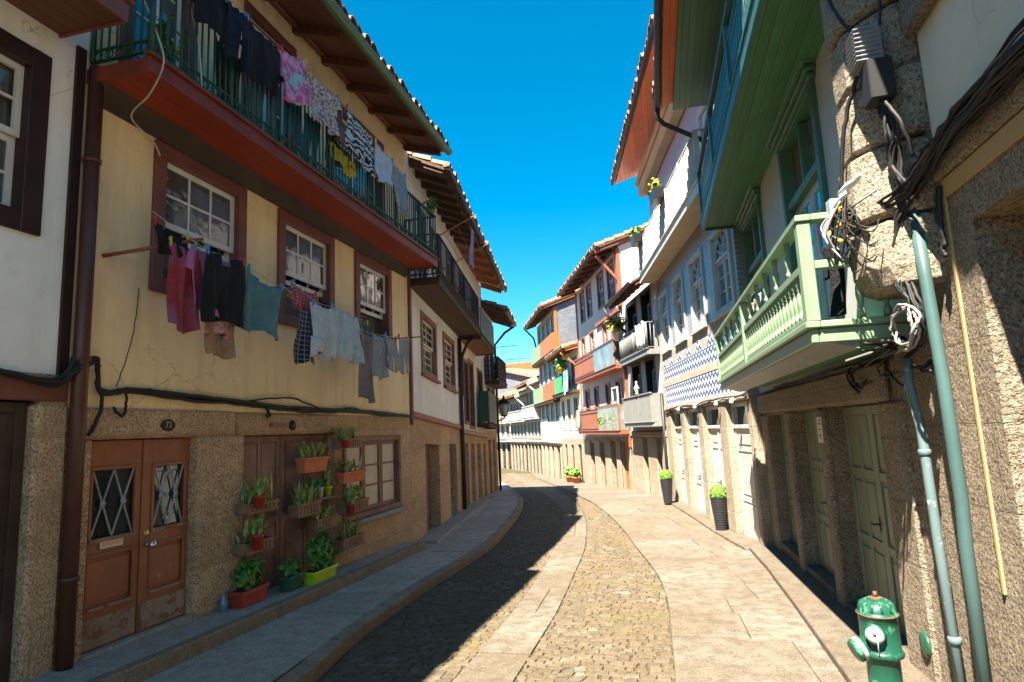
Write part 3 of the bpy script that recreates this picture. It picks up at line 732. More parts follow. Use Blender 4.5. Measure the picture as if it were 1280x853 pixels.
# double door with diamond grilles
dz0,dz1=.015,1.775
dr=MB()
GL=((.27,.70),(.93,1.30))
for k,(ua,ub) in enumerate(((.18,.785),(.79,1.375))):
    d=-.06-(.012 if k==0 else 0); ga,gb=GL[k]
    dr.fb(f,ua,ga-.03,d-.05,d,dz0,dz1); dr.fb(f,gb+.03,ub,d-.05,d,dz0,dz1)
    for za,zb in ((dz0,.34),(.80,.90),(1.545,dz1)): dr.fb(f,ga-.03,gb+.03,d-.05,d-.001,za,zb)
    dr.fb(f,ga-.03,gb+.03,d-.04,d-.02,.34,.80)
    dr.fb(f,ga,gb,d-.022,d-.008,.40,.74)
    for za,zb in ((.335,.365),(.775,.805),(.895,.935),(1.515,1.55)): dr.fb(f,ga-.035,gb+.035,d-.004,d+.016,za,zb)
    for uu in (ga-.035,gb+.005):
        dr.fb(f,uu,uu+.03,d-.004,d+.014,.366,.774); dr.fb(f,uu,uu+.03,d-.004,d+.014,.936,1.514)
D=dr.build('door',M['brown_door'],Y,bevel=.004)
for k,(ua,ub,ga,gb) in enumerate(((.18,.785,.27,.70),(.79,1.375,.93,1.30))):
    d=-.06-(.012 if k==0 else 0)
    mb=MB(); mb.fb(f,ua+.02,ub-.02,d+.0005,d+.014,.03,.27); mb.build('kick_board',M['worn_board'],D,bevel=.005)
    mb=MB(); mb.fb(f,ga-.02,gb+.02,d+.0165,d+.022,.338,.362); mb.fb(f,ga-.02,gb+.02,d+.0165,d+.022,.898,.93); mb.build('worn_moulding',M['worn_board'],D)
    pane(D,f,ga,gb,.93,1.52,d-.03,M['glass'])
    gr=MB(); n=4; W=gb-ga; zm=(.93+1.52)/2; x=[lerp(ga,gb,i/n) for i in range(n+1)]
    L=[(x[0],zm,x[1],1.515),(x[1],1.515,x[2],zm),(x[2],zm,x[3],1.515),(x[3],1.515,x[4],zm),(x[0],zm,x[1],.935),(x[1],.935,x[2],zm),(x[2],zm,x[3],.935),(x[3],.935,x[4],zm)]
    L=[(x[0],.935,x[2],1.515),(x[2],.935,x[4],1.515),(x[0],1.515,x[2],.935),(x[2],1.515,x[4],.935)]
    for a,b,c,e in L: gr.bar(f.P(a,d-.006,b),f.P(c,d-.006,e),.013,.010)
    for uu in (x[1],x[3]): gr.lathe([(0.001,-.008),(.028,-.006),(.028,.006),(.001,.010)],f.P(uu,d-.001,zm),12,M=Matrix.Rotation(R(90),3,'Y'))
    gr.build('grille',M['hyd_wear'],D)
mb=MB(); mb.fb(f,.36,.60,-.072,-.058,.835,.915); mb.build('letter_slot',M['alu'],D,bevel=.004)
mb=MB(); mb.fb(f,.385,.575,-.0579,-.055,.858,.888); mb.build('letter_flap',M['brass'],D)
mb=MB(); rot=Matrix.Rotation(R(90),3,'Y')
mb.lathe([(.001,0),(.026,0),(.022,.02),(.012,.03),(.012,.05),(.034,.058),(.042,.075),(.034,.095),(.001,.10)],f.P(.865,-.06,.79),16,M=rot); mb.build('handle',M['chrome'],D)
mb=MB(); mb.lathe([(.001,0),(.036,0),(.036,.008),(.02,.012),(.001,.012)],f.P(.855,-.06,.90),16,M=rot); mb.build('lock',M['brass'],D)
mb=MB(); mb.fb(f,.17,1.385,-.34,.03,-.4,.012); mb.build('threshold',M['slab_l'],Y,bevel=.01)
# number plate 72
mb=MB(); pts=[(.95+.088*math.cos(q*.2618),1.905+.058*math.sin(q*.2618)) for q in range(24)]
mb.prism([f.P(u,.048,z) for u,z in pts],[f.P(u,.062,z) for u,z in pts]); PL=mb.build('number_plate',M['blk_iron'],Y)
def text_part(s,size,loc,rot,mat,parent,name='numeral',ext=.003):
    c=bpy.data.curves.new('t','FONT'); c.body=s; c.size=size; c.align_x='CENTER'; c.align_y='CENTER'; c.extrude=ext; c.resolution_u=3
    o=bpy.data.objects.new('t',c); COL.objects.link(o); bpy.context.view_layer.update()
    me=bpy.data.meshes.new_from_object(o); bpy.data.objects.remove(o)
    Mx=Matrix.Translation(Vector(loc))@rot
    q=parent
    while q.parent is not None: q=q.parent
    me.transform(Matrix.Translation(-Vector(q['_o']))@Mx); me.materials.clear(); me.materials.append(mat)
    n=bpy.data.objects.new(name,me); COL.objects.link(n); n.parent=parent; return n
RL=Matrix(((0,0,1,0),(1,0,0,0),(0,1,0,0),(0,0,0,1)))      # text facing +X, reading along +Y
text_part('72',.085,f.P(.95,.0635,1.905),RL,M['brass'],PL)
# old board shutters
mb=MB()
for k,(ua,ub) in enumerate(((2.14,3.02),(3.04,4.21))):
    leaf_panels(mb,f,ua,ub,-.16,1.775,-.09-(.02 if k else 0),2,(1.3,1.5))
mb.fb(f,3.0,3.06,-.13,-.065,-.16,1.775)
mb.build('shutter',M['brown_old'],Y,bevel=.006)
mb=MB(); mb.fb(f,2.6,2.98,.03,.055,1.875,1.925); mb.build('wooden_bracket',M['redwood'],Y)
mb=MB(); mb.lathe([(.001,0),(.065,0),(.065,.02),(.001,.025)],f.P(3.08,.03,1.90),16,M=rot); mb.build('vent_cap',M['blk_iron'],Y)
# ground floor window 3 x 3
W=surround(Y,f,4.44,6.54,.44,1.72,.085,M['brown_old'],.03,.12,sill=.05)
for k in range(3):
    a,b=lerp(4.525,6.455,k/3),lerp(4.525,6.455,(k+1)/3); sash(W,f,a+.004,b-.004,.526,1.634,-.03,M['brown_fr'],1,3,.065,.03)
pane(W,f,4.53,6.45,.53,1.63,-.055,M['cream_pane'])
mb=MB(); mb.fb(f,4.40,6.6,-.02,.11,.36,.435); mb.build('sill',M['slab_sill'],Y,bevel=.015)
# upper windows: raised lower sash
for i,(a,b) in enumerate(WIN):
    W=surround(Y,f,a,b,3.22,4.78,.145,M['brown_fr'],.04,.2)
    sash(W,f,a+.147,b-.147,3.93,4.633,-.03,M['white_wood'],3,2,.06,.026)
    pane(W,f,a+.2,b-.2,3.98,4.59,-.045,M['glass_old'])
    sash(W,f,a+.149,b-.149,3.82,4.62,-.085,M['white_wood'],3,2,.06,.026)
    pane(W,f,a+.15,b-.15,3.366,3.82,-.17,M['glass_warm'] if i==3 else M['glass_old'])
# balcony
B=balcony_slab(Y,f,-.05,6.95,.66,4.975,5.06,M['red_soffit'],M['red_fascia'])
mb=MB(); mb.prism([f.P(-.05,0.001,4.80),f.P(-.05,.16,4.972),f.P(-.05,0.001,4.972)],[f.P(6.95,0.001,4.80),f.P(6.95,.16,4.972),f.P(6.95,0.001,4.972)]); mb.build('cornice',M['wood_dark'],B)
railing(B,f,-.05,6.95,.67,5.10,5.98,M['grn_iron'],.085,.0105,.026,scroll=.11)
# top floor openings
for i,(a,b,z1) in enumerate(((.24,1.21,7.16),(2.02,3.13,7.30),(4.0,6.0,7.16))):
    W=surround(Y,f,a,b,5.0,z1,.13,M['brown_fr'],.04,.2)
    for k in range(2): sash(W,f,lerp(a+.13,b-.13,k/2)+.002,lerp(a+.13,b-.13,(k+1)/2)-.002,5.13,z1-.13,-.08,M['white_wood'],1,4)
    pane(W,f,a+.13,b-.13,5.13,z1-.13,-.10,M['glass_old'])
# roof
rf=tiled_roof(Y,f,.66,7.12,.84,7.38,-4.5,9.3,M['brown_soffit'],M['tile'],M['gutter_g'],.72,pitch=.21,rows=2.0)
mb=MB(); mb.fb(f,-.07,7.05,.0,.10,7.60,7.74); mb.build('cornice',M['brown_fr'],Y,bevel=.02)
mb=MB(); mb.fb(f,7.055,7.13,.0,.05,1.9,4.9); mb.build('corner_board',M['brown_fr'],Y)

# ------------------------------------------------------------------ laundry
PEG=[m_plain('blue_peg',(.05,.30,.62),.4),m_plain('red_peg',(.55,.05,.05),.4),m_plain('yellow_peg',(.7,.5,.03),.4),m_plain('teal_peg',(.03,.35,.38),.4)]
gi=[0]
def garment(name,label,cat,group,f,d,ua,ub,za,zb,h,kind,mat,amp=.028,taper=.06,pegs=2,sag=.03,sl=1):
    gi[0]+=1; rr=random.Random(gi[0]*13); W=ub-ua; p1,p2,p3=rr.uniform(0,6),rr.uniform(0,6),rr.uniform(0,6)
    lean=rr.uniform(-.03,.05)
    root=thing(name,label,cat,f.P((ua+ub)/2,d,(za+zb)/2-h),group)
    mb=MB()
    def top(s): return lerp(za,zb,s)-sag*math.sin(math.pi*s)
    def dd(s,t,k=1):
        fo=math.sin(s*9+p1+t*1.3)+.6*math.sin(s*17+p2-t*2)+.3*math.sin(s*31+p3)
        return d+amp*k*(.25+.9*t)*fo+.015*math.sin(t*5+p2)+lean*t+.5*amp*math.exp(-3*t)*math.sin(26*s*(1-.4*t)+p1)
    def panel(s0,s1,t0,t1,L,R_,hem=.02,n=26,m=18):
        def fn(a,b):
            s=lerp(s0,s1,a); t=lerp(t0,t1,b); sc=lerp(1,L,b); mid=(s0+s1)/2+R_*b
            ss=mid+(s-(s0+s1)/2)*sc
            z=top(min(1,max(0,s)))-h*t+hem*math.sin(s*7+p3)*b
            return f.P(ua+W*ss,dd(ss,t),z)
        mb.grid(fn,n,m)
    if kind=='towel': panel(0,1,0,1,1-taper,0)
    elif kind=='shirt':
        panel(.0,1,0,1,1-taper,0)
        panel(-.02,.20,.02,.42*sl,.8,-.13,n=6,m=7); panel(.80,1.02,.02,.46*sl,.8,.12,n=6,m=7)
    elif kind=='hemhung':     # hung by the hem: sleeves hang at the bottom
        panel(0,1,0,.93,1.02-taper,0,.04,n=20,m=16); panel(-.03,.22,.62,1.02,.9,-.06,.03,n=6,m=6); panel(.80,1.05,.60,.98,.9,.05,.03,n=6,m=6)
    elif kind=='trousers':
        panel(0,1,0,.28,1,0,0); panel(0,.49,.27,1,.8,-.02,n=8); panel(.51,1,.27,1.02,.8,.02,n=8)
    elif kind=='shorts':
        panel(0,1,0,.5,1.02,0,0); panel(-.02,.49,.49,1,.95,-.03,n=8,m=5); panel(.51,1.02,.49,.98,.95,.03,n=8,m=5)
    elif kind=='tank':
        panel(0,1,.14,1,1.1,0,.03); panel(.02,.36,0,.16,1.05,.0,0,n=6,m=4); panel(.64,.98,0,.16,1.05,.0,0,n=6,m=4)
    g=mb.build('cloth',mat,root,solid=.005)
    pos=[.04,.96] if pegs==2 else [.04,.5,.96][:pegs]
    for i,s in enumerate(pos):
        b=MB(); q=f.P(ua+W*s,dd(s,0),top(s)); b.box(q.x-.012,q.x+.012,q.y-.008,q.y+.008,q.z-.045,q.z+.04); b.build('clothes_peg',PEG[(gi[0]+i)%4],root)
    return root
def line(label,pts,r=.004,mat='cable_w',name='clothesline',n=6,group='washing lines'):
    c=pts[0]; t=thing(name,label,'clothesline',c,group) if False else None
    mb=MB(); mb.tube(spline(pts,n),r,5); o=mb.build(name,M[mat]); tag(o,label,'clothesline',group); return o
GW='laundry below the windows'; GB='laundry along the balcony'
f=f0; D1=.60
C=dict(
 redtowel=m_cloth('red_pink_cloth',(.36,.045,.06),'fade',(.30,.10,.18)), magenta=m_cloth('magenta_cloth',(.55,.20,.44)), black=m_cloth('black_cloth',(.012,.012,.013)), teal=m_cloth('teal_cloth',(.10,.25,.30)),
 frill=m_cloth('salmon_cloth',(.62,.22,.22),'blotch',(.7,.4,.35),(.45,.12,.12),30), pattern=m_cloth('patterned_cloth',(.36,.31,.25),'blotch',(.45,.22,.08),(.25,.25,.25),9), rplaid=m_cloth('red_plaid_cloth',(.42,.05,.08),'plaid',(.60,.35,.38),sc=24), nplaid=m_cloth('navy_plaid_cloth',(.02,.025,.055),'plaid',(.35,.38,.45),sc=17),
 white=m_cloth('white_cloth',(.62,.66,.68)), white2=m_cloth('bluish_white_cloth',(.52,.60,.66)), tealtank=m_cloth('sea_green_cloth',(.04,.20,.22),'blotch',(.10,.32,.32),(.02,.10,.12),14), grey=m_cloth('grey_cloth',(.27,.25,.25),'fade',(.20,.17,.15)), greyb=m_cloth('blue_grey_cloth',(.36,.38,.42)), greyw=m_cloth('warm_grey_cloth',(.40,.38,.36)),
 pink=m_cloth('pink_print_cloth',(.75,.15,.40),'blotch',(.80,.42,.58),(.42,.62,.58),7), blouse=m_cloth('floral_cloth',(.66,.60,.56),'blotch',(.26,.13,.11),(.55,.30,.25),24), brown=m_cloth('brown_cloth',(.22,.11,.09)), yellow=m_cloth('yellow_cloth',(.55,.45,.02),'blotch',(.5,.28,.03),(.4,.35,.02),12), zebra=m_cloth('black_white_cloth',(.66,.66,.64),'stripe',(.02,.02,.025),sc=11), wht=m_cloth('clean_white_cloth',(.66,.70,.78)), jean=m_cloth('denim_cloth',(.06,.20,.42)), jean2=m_cloth('light_denim_cloth',(.15,.32,.46)), lilac=m_cloth('lilac_cloth',(.40,.30,.48)), dkgrey=m_cloth('charcoal_cloth',(.05,.055,.06)), navy=m_cloth('navy_cloth',(.012,.016,.035)))
G=lambda *a,**k: garment(*a,**k)
# first window
G('shorts','small black shorts pegged at the near end of the first window line','shorts',GW,f,.50,.22,.64,3.72,3.66,.26,'shorts',C['black'])
G('towel','faded red and pink towel hanging from the first window line','towel',GW,f,.54,.36,.74,3.56,3.54,.78,'towel',C['redtowel'])
G('blouse','magenta pink blouse half hidden behind the black top','blouse',GW,f,.56,.60,1.34,3.58,3.55,.58,'shirt',C['magenta'])
G('top','large plain black sleeveless top on the first window line','top',GW,f,.64,.70,1.28,3.56,3.58,.68,'tank',C['black'],taper=-.15,sag=.02)
G('skirt','salmon pink frilled cloth showing below the black top','cloth',GW,f,.58,.80,1.22,3.1,3.1,.32,'towel',C['frill'],amp=.03,pegs=0)
G('towel','grey patterned cloth with orange motif hanging lowest on the first line','towel',GW,f,.54,.84,1.24,3.1,3.1,.52,'towel',C['pattern'],pegs=0)
G('shirt','teal blue shirt hanging at the far end of the first line','shirt',GW,f,.62,1.30,1.96,3.54,3.46,.60,'hemhung',C['teal'],amp=.035,sag=.08)
# second window
G('cloth','red plaid cloth pegged between second window and its line','cloth',GW,f,.50,2.36,2.92,3.62,3.58,.30,'towel',C['rplaid'])
G('shirt','navy and white plaid shirt hanging below the second window','shirt',GW,f,.56,2.34,2.80,3.32,3.30,.66,'hemhung',C['nplaid'],amp=.03)
G('shorts','black shorts pegged behind the white shirts','shorts',GW,f,.48,2.92,3.36,3.55,3.50,.26,'shorts',C['black'])
G('shirt','white shirt hanging on the second line, next to the navy plaid one','shirt',GW,f,.62,2.62,3.14,3.42,3.42,.70,'hemhung',C['white'],amp=.05)
G('shirt','bluish white shirt hanging at the far end of the second line','shirt',GW,f,.64,3.06,3.78,3.46,3.40,.70,'hemhung',C['white2'],amp=.05)
# third window
G('tank_top','sea green patterned tank top in front of the third window','tank top',GW,f,.48,3.98,4.36,3.48,3.44,.40,'tank',C['tealtank'])
G('trousers','long grey brown trousers hanging below the third window','trousers',GW,f,.58,3.92,4.42,3.24,3.20,.95,'trousers',C['grey'],amp=.035)
G('shirt','blue grey shirt beside the grey brown trousers','shirt',GW,f,.60,4.30,4.74,3.26,3.26,.66,'shirt',C['greyb'],amp=.035)
G('shorts','warm grey shorts, second from the end of the third line','shorts',GW,f,.62,4.70,5.12,3.30,3.28,.55,'shorts',C['greyw'],amp=.02)
G('shorts','pale blue grey shorts at the very end of the third line','shorts',GW,f,.62,5.14,5.60,3.33,3.34,.58,'shorts',C['greyb'],amp=.02)
line('washing line strung below the first window of the yellow house',[f.P(.15,.55,3.76),f.P(.7,.60,3.59),f.P(1.3,.62,3.55),f.P(2.0,.6,3.47),f.P(2.45,.5,3.6)])
line('washing line strung below the second window of the yellow house',[f.P(2.3,.5,3.64),f.P(2.7,.6,3.44),f.P(3.3,.63,3.43),f.P(3.85,.62,3.40),f.P(4.2,.5,3.48)])
line('washing line strung below the third window of the yellow house',[f.P(3.9,.5,3.5),f.P(4.0,.58,3.26),f.P(4.7,.62,3.27),f.P(5.6,.62,3.34),f.P(5.8,.62,3.36)])
def rod(label,a,b,r=.014,mat='redwood'):
    mb=MB(); mb.tube([a,b],r,7); o=mb.build('drying_rod',M[mat]); tag(o,label,'rod','drying rods on the yellow house'); return o
rod('brown drying rod sticking out at the first window',f.P(.18,.0,3.42),f.P(.70,.62,3.66),.018)
rod('thin dark drying rod sticking out between second and third window',f.P(3.9,.0,3.45),f.P(3.95,.72,3.42),.010,'blk_iron')
rod('thin dark drying rod at the far end of the third line',f.P(5.62,.0,3.38),f.P(5.72,.80,3.38),.010,'blk_iron')
# balcony laundry
DB=.76; zt=6.22
G('shirt','black shirt at the near end of the balcony line','shirt',GB,f,DB,.30,.80,6.22,6.22,.50,'shirt',C['black'])
G('trousers','navy trousers hanging between two black garments on the balcony','trousers',GB,f,DB+.02,.74,1.08,6.22,6.22,.62,'trousers',C['navy'])
G('shirt','wide black shirt next to the pink printed one','shirt',GB,f,DB,1.02,1.66,6.24,6.24,.62,'towel',C['black'],amp=.02)
G('shirt','bright pink printed child shirt on the balcony line','shirt',GB,f,DB,1.68,2.24,6.26,6.44,.62,'towel',C['pink'],taper=-.05)
G('blouse','white blouse with brown flower print on the balcony line','blouse',GB,f,DB,2.28,3.0,6.30,6.34,.58,'shirt',C['blouse'],taper=0,sl=.6)
G('top','plain brown top between floral blouse and striped one','top',GB,f,DB-.05,2.98,3.22,6.24,6.22,.50,'towel',C['brown'])
G('skirt','mustard yellow cloth hanging low behind the striped blouse','cloth',GB,f,DB-.06,2.92,3.62,5.72,5.66,.24,'towel',C['yellow'],amp=.03,pegs=0)
G('blouse','black and white striped blouse on the balcony line','blouse',GB,f,DB,3.22,4.02,6.36,6.22,.66,'hemhung',C['zebra'],amp=.02)
G('shirt','plain white shirt on the balcony line','shirt',GB,f,DB,4.06,4.74,6.24,6.18,.56,'hemhung',C['wht'],taper=.02)
G('trousers','greyish white trousers at the far end of the balcony line','trousers',GB,f,DB,4.78,5.32,6.17,6.16,.66,'trousers',C['greyb'])
G('jeans','dark blue jeans drying behind the balcony railing','jeans',GB,f,.54,2.10,2.42,5.98,5.98,.56,'trousers',C['jean'],pegs=0)
G('jeans','mid blue jeans, middle pair behind the balcony railing','jeans',GB,f,.54,2.50,2.92,5.96,5.96,.62,'trousers',C['jean'],pegs=0)
G('jeans','faded light blue jeans behind the balcony railing','jeans',GB,f,.54,3.06,3.36,5.92,5.92,.40,'trousers',C['jean2'],pegs=0)
G('towel','charcoal towel draped inside the railing at the near end','towel',GB,f,.5,.9,1.35,5.95,5.95,.72,'towel',C['dkgrey'],pegs=0)
G('jeans','grey blue jeans hanging behind the black shirt','jeans',GB,f,.52,1.45,1.95,5.94,5.94,.64,'trousers',C['jean2'],pegs=0)
line('washing line stretched along the balcony of the yellow house',[f.P(.1,DB,6.24),f.P(1.7,DB,6.27),f.P(2.3,DB,6.32),f.P(3.2,DB,6.30),f.P(4.7,DB,6.2),f.P(6.6,DB-.05,6.12)])
# ------------------------------------------------------------------ cables on the left
def cable(label,ptss,r,mat='cable',cat='cable',name='cable_bundle',wob=.006,n=7):
    mb=MB()
    for i,p in enumerate(ptss): mb.tube(spline(p,n,wob,i+3),r if not isinstance(r,list) else r[i%len(r)],6)
    o=mb.build(name,M[mat]); tag(o,label,cat); return o
rr=random.Random(3); cs=[]
for k in range(7):
    j=lambda a: rr.uniform(-a,a)
    cs.append([f.P(-2.3,.05+j(.02),2.42+j(.03)),f.P(-1.1,.06+j(.02),2.36+j(.04)),f.P(-.28,.07,2.24+j(.04)),f.P(-.12,.10,2.38+j(.05)),f.P(.08,.10,2.47+j(.03)),f.P(.14,.06,2.36+j(.03)),f.P(.2,.05,2.20+j(.03)),f.P(.55,.05+j(.02),2.21+j(.03)),f.P(1.2,.05+j(.02),2.19+j(.03)),f.P(2.1,.05+j(.02),2.15+j(.025)),f.P(3.3,.05,2.10+j(.03)),f.P(4.4,.05,2.12+j(.025)),f.P(5.7,.05,2.10+j(.02)),f.P(7.0,.05,2.06+j(.02))])
cs.append([f.P(2.0,.05,2.16),f.P(3.0,.07,2.25),f.P(3.9,.07,2.10),f.P(4.6,.06,2.17),f.P(5.5,.06,2.06),f.P(6.9,.05,2.07)])
cs.append([f.P(.2,.06,2.2),f.P(.18,.06,2.0),f.P(.08,.06,1.82)]); cs.append([f.P(.45,.06,2.2),f.P(.42,.08,2.03),f.P(.36,.09,1.99),f.P(.30,.08,2.06)]); cs.append([f.P(2.5,.06,2.13),f.P(2.52,.08,2.03),f.P(2.46,.08,2.01)])
cable('thick black cable bundle sagging along the left house fronts above door 72',cs,[.016,.012,.02,.012],wob=.008)
cable('cream cable looping from the balcony corner down the yellow wall',[[f.P(.05,.4,5.9),f.P(-.02,.72,5.25),f.P(.0,.75,5.02),f.P(.12,.5,4.86),f.P(.3,.12,4.8),f.P(.62,.06,4.72),f.P(.72,.06,4.6)],[f.P(.35,.5,6.6),f.P(.5,.66,5.6),f.P(.55,.68,5.1)]],.008,'cable_w',name='cable',wob=0)
cable('thin black wire hanging from the first window to the cables',[[f.P(.56,.03,3.2),f.P(.54,.03,2.9),f.P(.48,.03,2.6),f.P(.36,.03,2.25)]],.005,name='wire',wob=.004)
# ------------------------------------------------------------------ plants at the shutters
GP='potted plants on and below the brown shutters'
def box_planter(label,u0,u1,z0,z1,d0,d1,mbox,slat=True,n=9,h=.22,leafm='snake',f=f0,group=GP,name='planter_box',bush=False,seed=None,zbase=None):
    s=seed or int(u0*97+z0*31); c=f.P((u0+u1)/2,(d0+d1)/2,z0); t=thing(name,label,'planter',c,group)
    mb=MB()
    if slat:
        k=max(3,round((u1-u0)/.075)); mb.fb(f,u0,u1,d0,d1,z0,z0+.012); mb.fb(f,u0,u1,d0,d0+.012,z0+.013,z1-.01)
        for i in range(k): a=lerp(u0,u1,i/k); mb.fb(f,a+.008,a+(u1-u0)/k-.008,d1-.012,d1,z0+.013,z1-.002)
        mb.fb(f,u0-.005,u1+.005,d1+.0005,d1+.012,z1-.035,z1); mb.fb(f,u0-.005,u1+.005,d1+.0005,d1+.012,z0,z0+.03); mb.fb(f,u0,u0+.012,d0+.013,d1-.013,z0+.013,z1); mb.fb(f,u1-.012,u1,d0+.013,d1-.013,z0+.013,z1)
    else:
        tp=.02; a=[f.P(u0+tp,d0+tp,z0),f.P(u1-tp,d0+tp,z0),f.P(u1-tp,d1-tp,z0),f.P(u0+tp,d1-tp,z0),f.P(u0,d0,z1),f.P(u1,d0,z1),f.P(u1,d1,z1),f.P(u0,d1,z1)]; mb.hexa(a)
        mb.fb(f,u0-.012,u1+.012,d1-.0,d1+.012,z1-.03,z1+.008); mb.fb(f,u0-.012,u0,d0,d1-.001,z1-.03,z1+.008); mb.fb(f,u1,u1+.012,d0,d1-.001,z1-.03,z1+.008)
    mb.build('box',mbox,t,bevel=.004)
    so=MB(); so.fb(f,u0+.015,u1-.015,d0+.015,d1-.015,z1-.05,z1-.015+(.02 if not slat else 0)); so.build('soil',M['soil'],t)
    cc=(c.x,c.y,z1-.03)
    if bush: pl=leaf_clump((c.x,c.y,z1+h*.42),((d1-d0)*.75,(u1-u0)*.58,h*.62),int(260*bush),.085,s,8)
    else: pl=snake_leaves(cc,n,h,((d1-d0)*.33,(u1-u0)*.42),s)
    pl.build('plant',M[leafm],t)
    return t
def pot(label,c,r,h,mpot,leafm,plant='snake',n=6,ph=.2,group=GP,name='flower_pot',seed=1,flower=None,prad=None):
    t=thing(name,label,'flower pot',c,group); mb=MB()
    mb.lathe([(r*.68,0),(r*.95,h*.8),(r*1.06,h*.8),(r*1.08,h),(r*.9,h),(r*.88,h*.9),(.001,h*.9)],c,14); mb.build('pot',M[mpot],t)
    cc=(c[0],c[1],c[2]+h*.88)
    if plant=='snake': pl=snake_leaves(cc,n,ph,(r*.5,r*.5),seed)
    else: pl=leaf_clump((c[0],c[1],c[2]+h+ph*.42),prad or (r*1.7,r*1.7,ph*.6),n,plant if isinstance(plant,float) else .07,seed,5)
    pl.build('plant',M[leafm],t)
    if flower:
        fl=leaf_clump((c[0],c[1],c[2]+h+ph*.6),(r*1.6,r*1.6,ph*.5),int(n*.35),.05,seed+5); fl.build('flowers',M[flower],t)
    return t
box_planter('long terracotta trough with snake plants, highest on the shutters',3.14,3.72,1.27,1.46,.04,.19,M['terra'],False,11,.26)
box_planter('slatted wooden box with snake plants above the window corner, topmost of all',4.02,4.70,1.55,1.70,.06,.20,M['wood_slat'],True,12,.24)
box_planter('terracotta trough of snake plants at the window, second from the top',4.14,4.80,1.04,1.20,.06,.20,M['terra'],False,10,.26,)
box_planter('slatted box of snake plants in front of the window sash, third from the top',4.18,4.86,.60,.78,.08,.22,M['wood_slat'],True,10,.27)
box_planter('dark slatted box of snake plants on the wall below the window sill',4.10,4.74,.10,.27,.06,.20,M['brown_old'],True,12,.27)
box_planter('slatted box full of snake plants in the middle of the shutters',2.98,3.52,.72,.89,.04,.19,M['wood_slat'],True,16,.30)
box_planter('small slatted box with short snake plants below the shelf of cups',3.44,3.90,.48,.64,.04,.18,M['wood_slat'],True,7,.22)
box_planter('slatted shelf with snake plants at the pier, upper of two',1.96,2.52,.90,1.02,.06,.22,M['wood_slat'],True,9,.34)
box_planter('slatted shelf with leafy and snake plants at the pier, lower of two',1.94,2.44,.47,.60,.06,.22,M['wood_slat'],True,9,.30)
pot('red pot with snake plant on the upper shelf by the pier',f.P(2.04,.30,.97),.07,.14,'terra_red','snake',seed=4,n=7,ph=.26)
pot('red pot with snake plant on the lower shelf by the pier',f.P(2.02,.30,.52),.07,.17,'terra_red','snake',seed=9,n=7,ph=.24)
pot('red pot tucked into the topmost slatted box',f.P(4.06,.27,1.56),.065,.12,'terra_red','snake',seed=14,n=5,ph=.2)
pot('red pot at the near end of the third window box',f.P(4.16,.29,.62),.065,.14,'terra_red','snake',seed=15,n=5,ph=.24)
mb=MB(); mb.fb(f,3.36,3.98,.03,.17,.885,.905); o=mb.build('wall_shelf',M['wood_slat']); tag(o,'small plank shelf holding mint, white and lime cups','shelf')
pot('mint green cup with seedling on the plank shelf',f.P(3.46,.10,.905),.055,.15,'mint','leaf','leafy',40,.16,seed=5)
pot('white cup with herbs between mint and lime cups',f.P(3.66,.10,.905),.042,.14,'white_pl','leaf','leafy',40,.16,seed=6)
pot('lime yellow cup with snake plant at the end of the plank shelf',f.P(3.86,.10,.905),.055,.14,'lime','snake',seed=7,n=6,ph=.28)
box_planter('long red planter with bushy plant on the step beside the pier',1.86,2.30,-.065,.10,.07,.25,M['terra_red'],False,leafm='leaf',h=.36,bush=1.2)
box_planter('bright lime trough with tall leafy bush on the step',3.06,3.62,-.11,.04,.20,.38,M['lime'],False,leafm='leaf',h=.5,bush=1.8)
box_planter('dark green pot with sparse plant between red and lime planters',2.66,2.94,-.08,.08,.12,.30,M['grn_pot'],False,leafm='leaf',h=.22,bush=.4)
# plants on the balconies
pot('leafy houseplant standing on the balcony behind the near railing',f.P(.42,.35,5.07),.12,.22,'terra','leaf','leafy',160,.7,group=None,seed=21,prad=(.2,.22,.4))
pot('bushy fern at the far end of the yellow house balcony',f.P(6.85,.62,5.98),.07,.1,'terra','leaf','leafy',140,.3,group=None,seed=22,prad=(.16,.2,.26))
mb=MB(); mb.lathe([(.03,0),(.035,.01),(.035,.12),(.014,.16),(.014,.19),(.001,.19)],f.P(1.72,.12,-.06),12); o=mb.build('bottle',M['glass_blue']); tag(o,'small blue water bottle standing at the foot of the granite pier','bottle')

# ------------------------------------------------------------------ LEFT: white house next to the yellow one
f2=F(-4.8,11.2,8,1,-.05)
H=thing('townhouse','white house with two old grid windows and dark iron balcony, beside the yellow house','house',(-4.9,13.5,-.4))
wall('ground_floor_wall',H,f2,.06,5.25,-1.2,2.12,M['gran_l'],[(1.22,2.55,-1.2,1.58),(3.75,4.62,-1.2,1.64)],.34,5)
wall('upper_wall',H,f2,.06,5.25,2.12,7.62,M['white_r'],[(1.14,2.40,3.15,4.32),(3.36,4.62,3.15,4.32),(.7,1.6,4.9,6.7),(2.4,3.3,4.9,6.7),(4.1,4.9,4.9,6.7)],.3,5)
mb=MB(); mb.fb(f2,.06,5.25,-.0,.07,2.05,2.17); mb.build('string_course',M['redwood'],H,bevel=.02)
for a,b in ((1.04,2.50),(3.26,4.72)): window(H,f2,a,b,3.05,4.42,.12,M['brown_old'],M['cream_wood'],2,3,split=2,gl='glass_old',rec=-.04,sill=.06,curtain=.6)
for a,b in ((.62,1.68),(2.32,3.38),(4.02,4.98)): window(H,f2,a,b,4.82,6.78,.1,M['brown_old'],M['cream_wood'],1,4,leaves=2,gl='glass_old',rec=-.05)
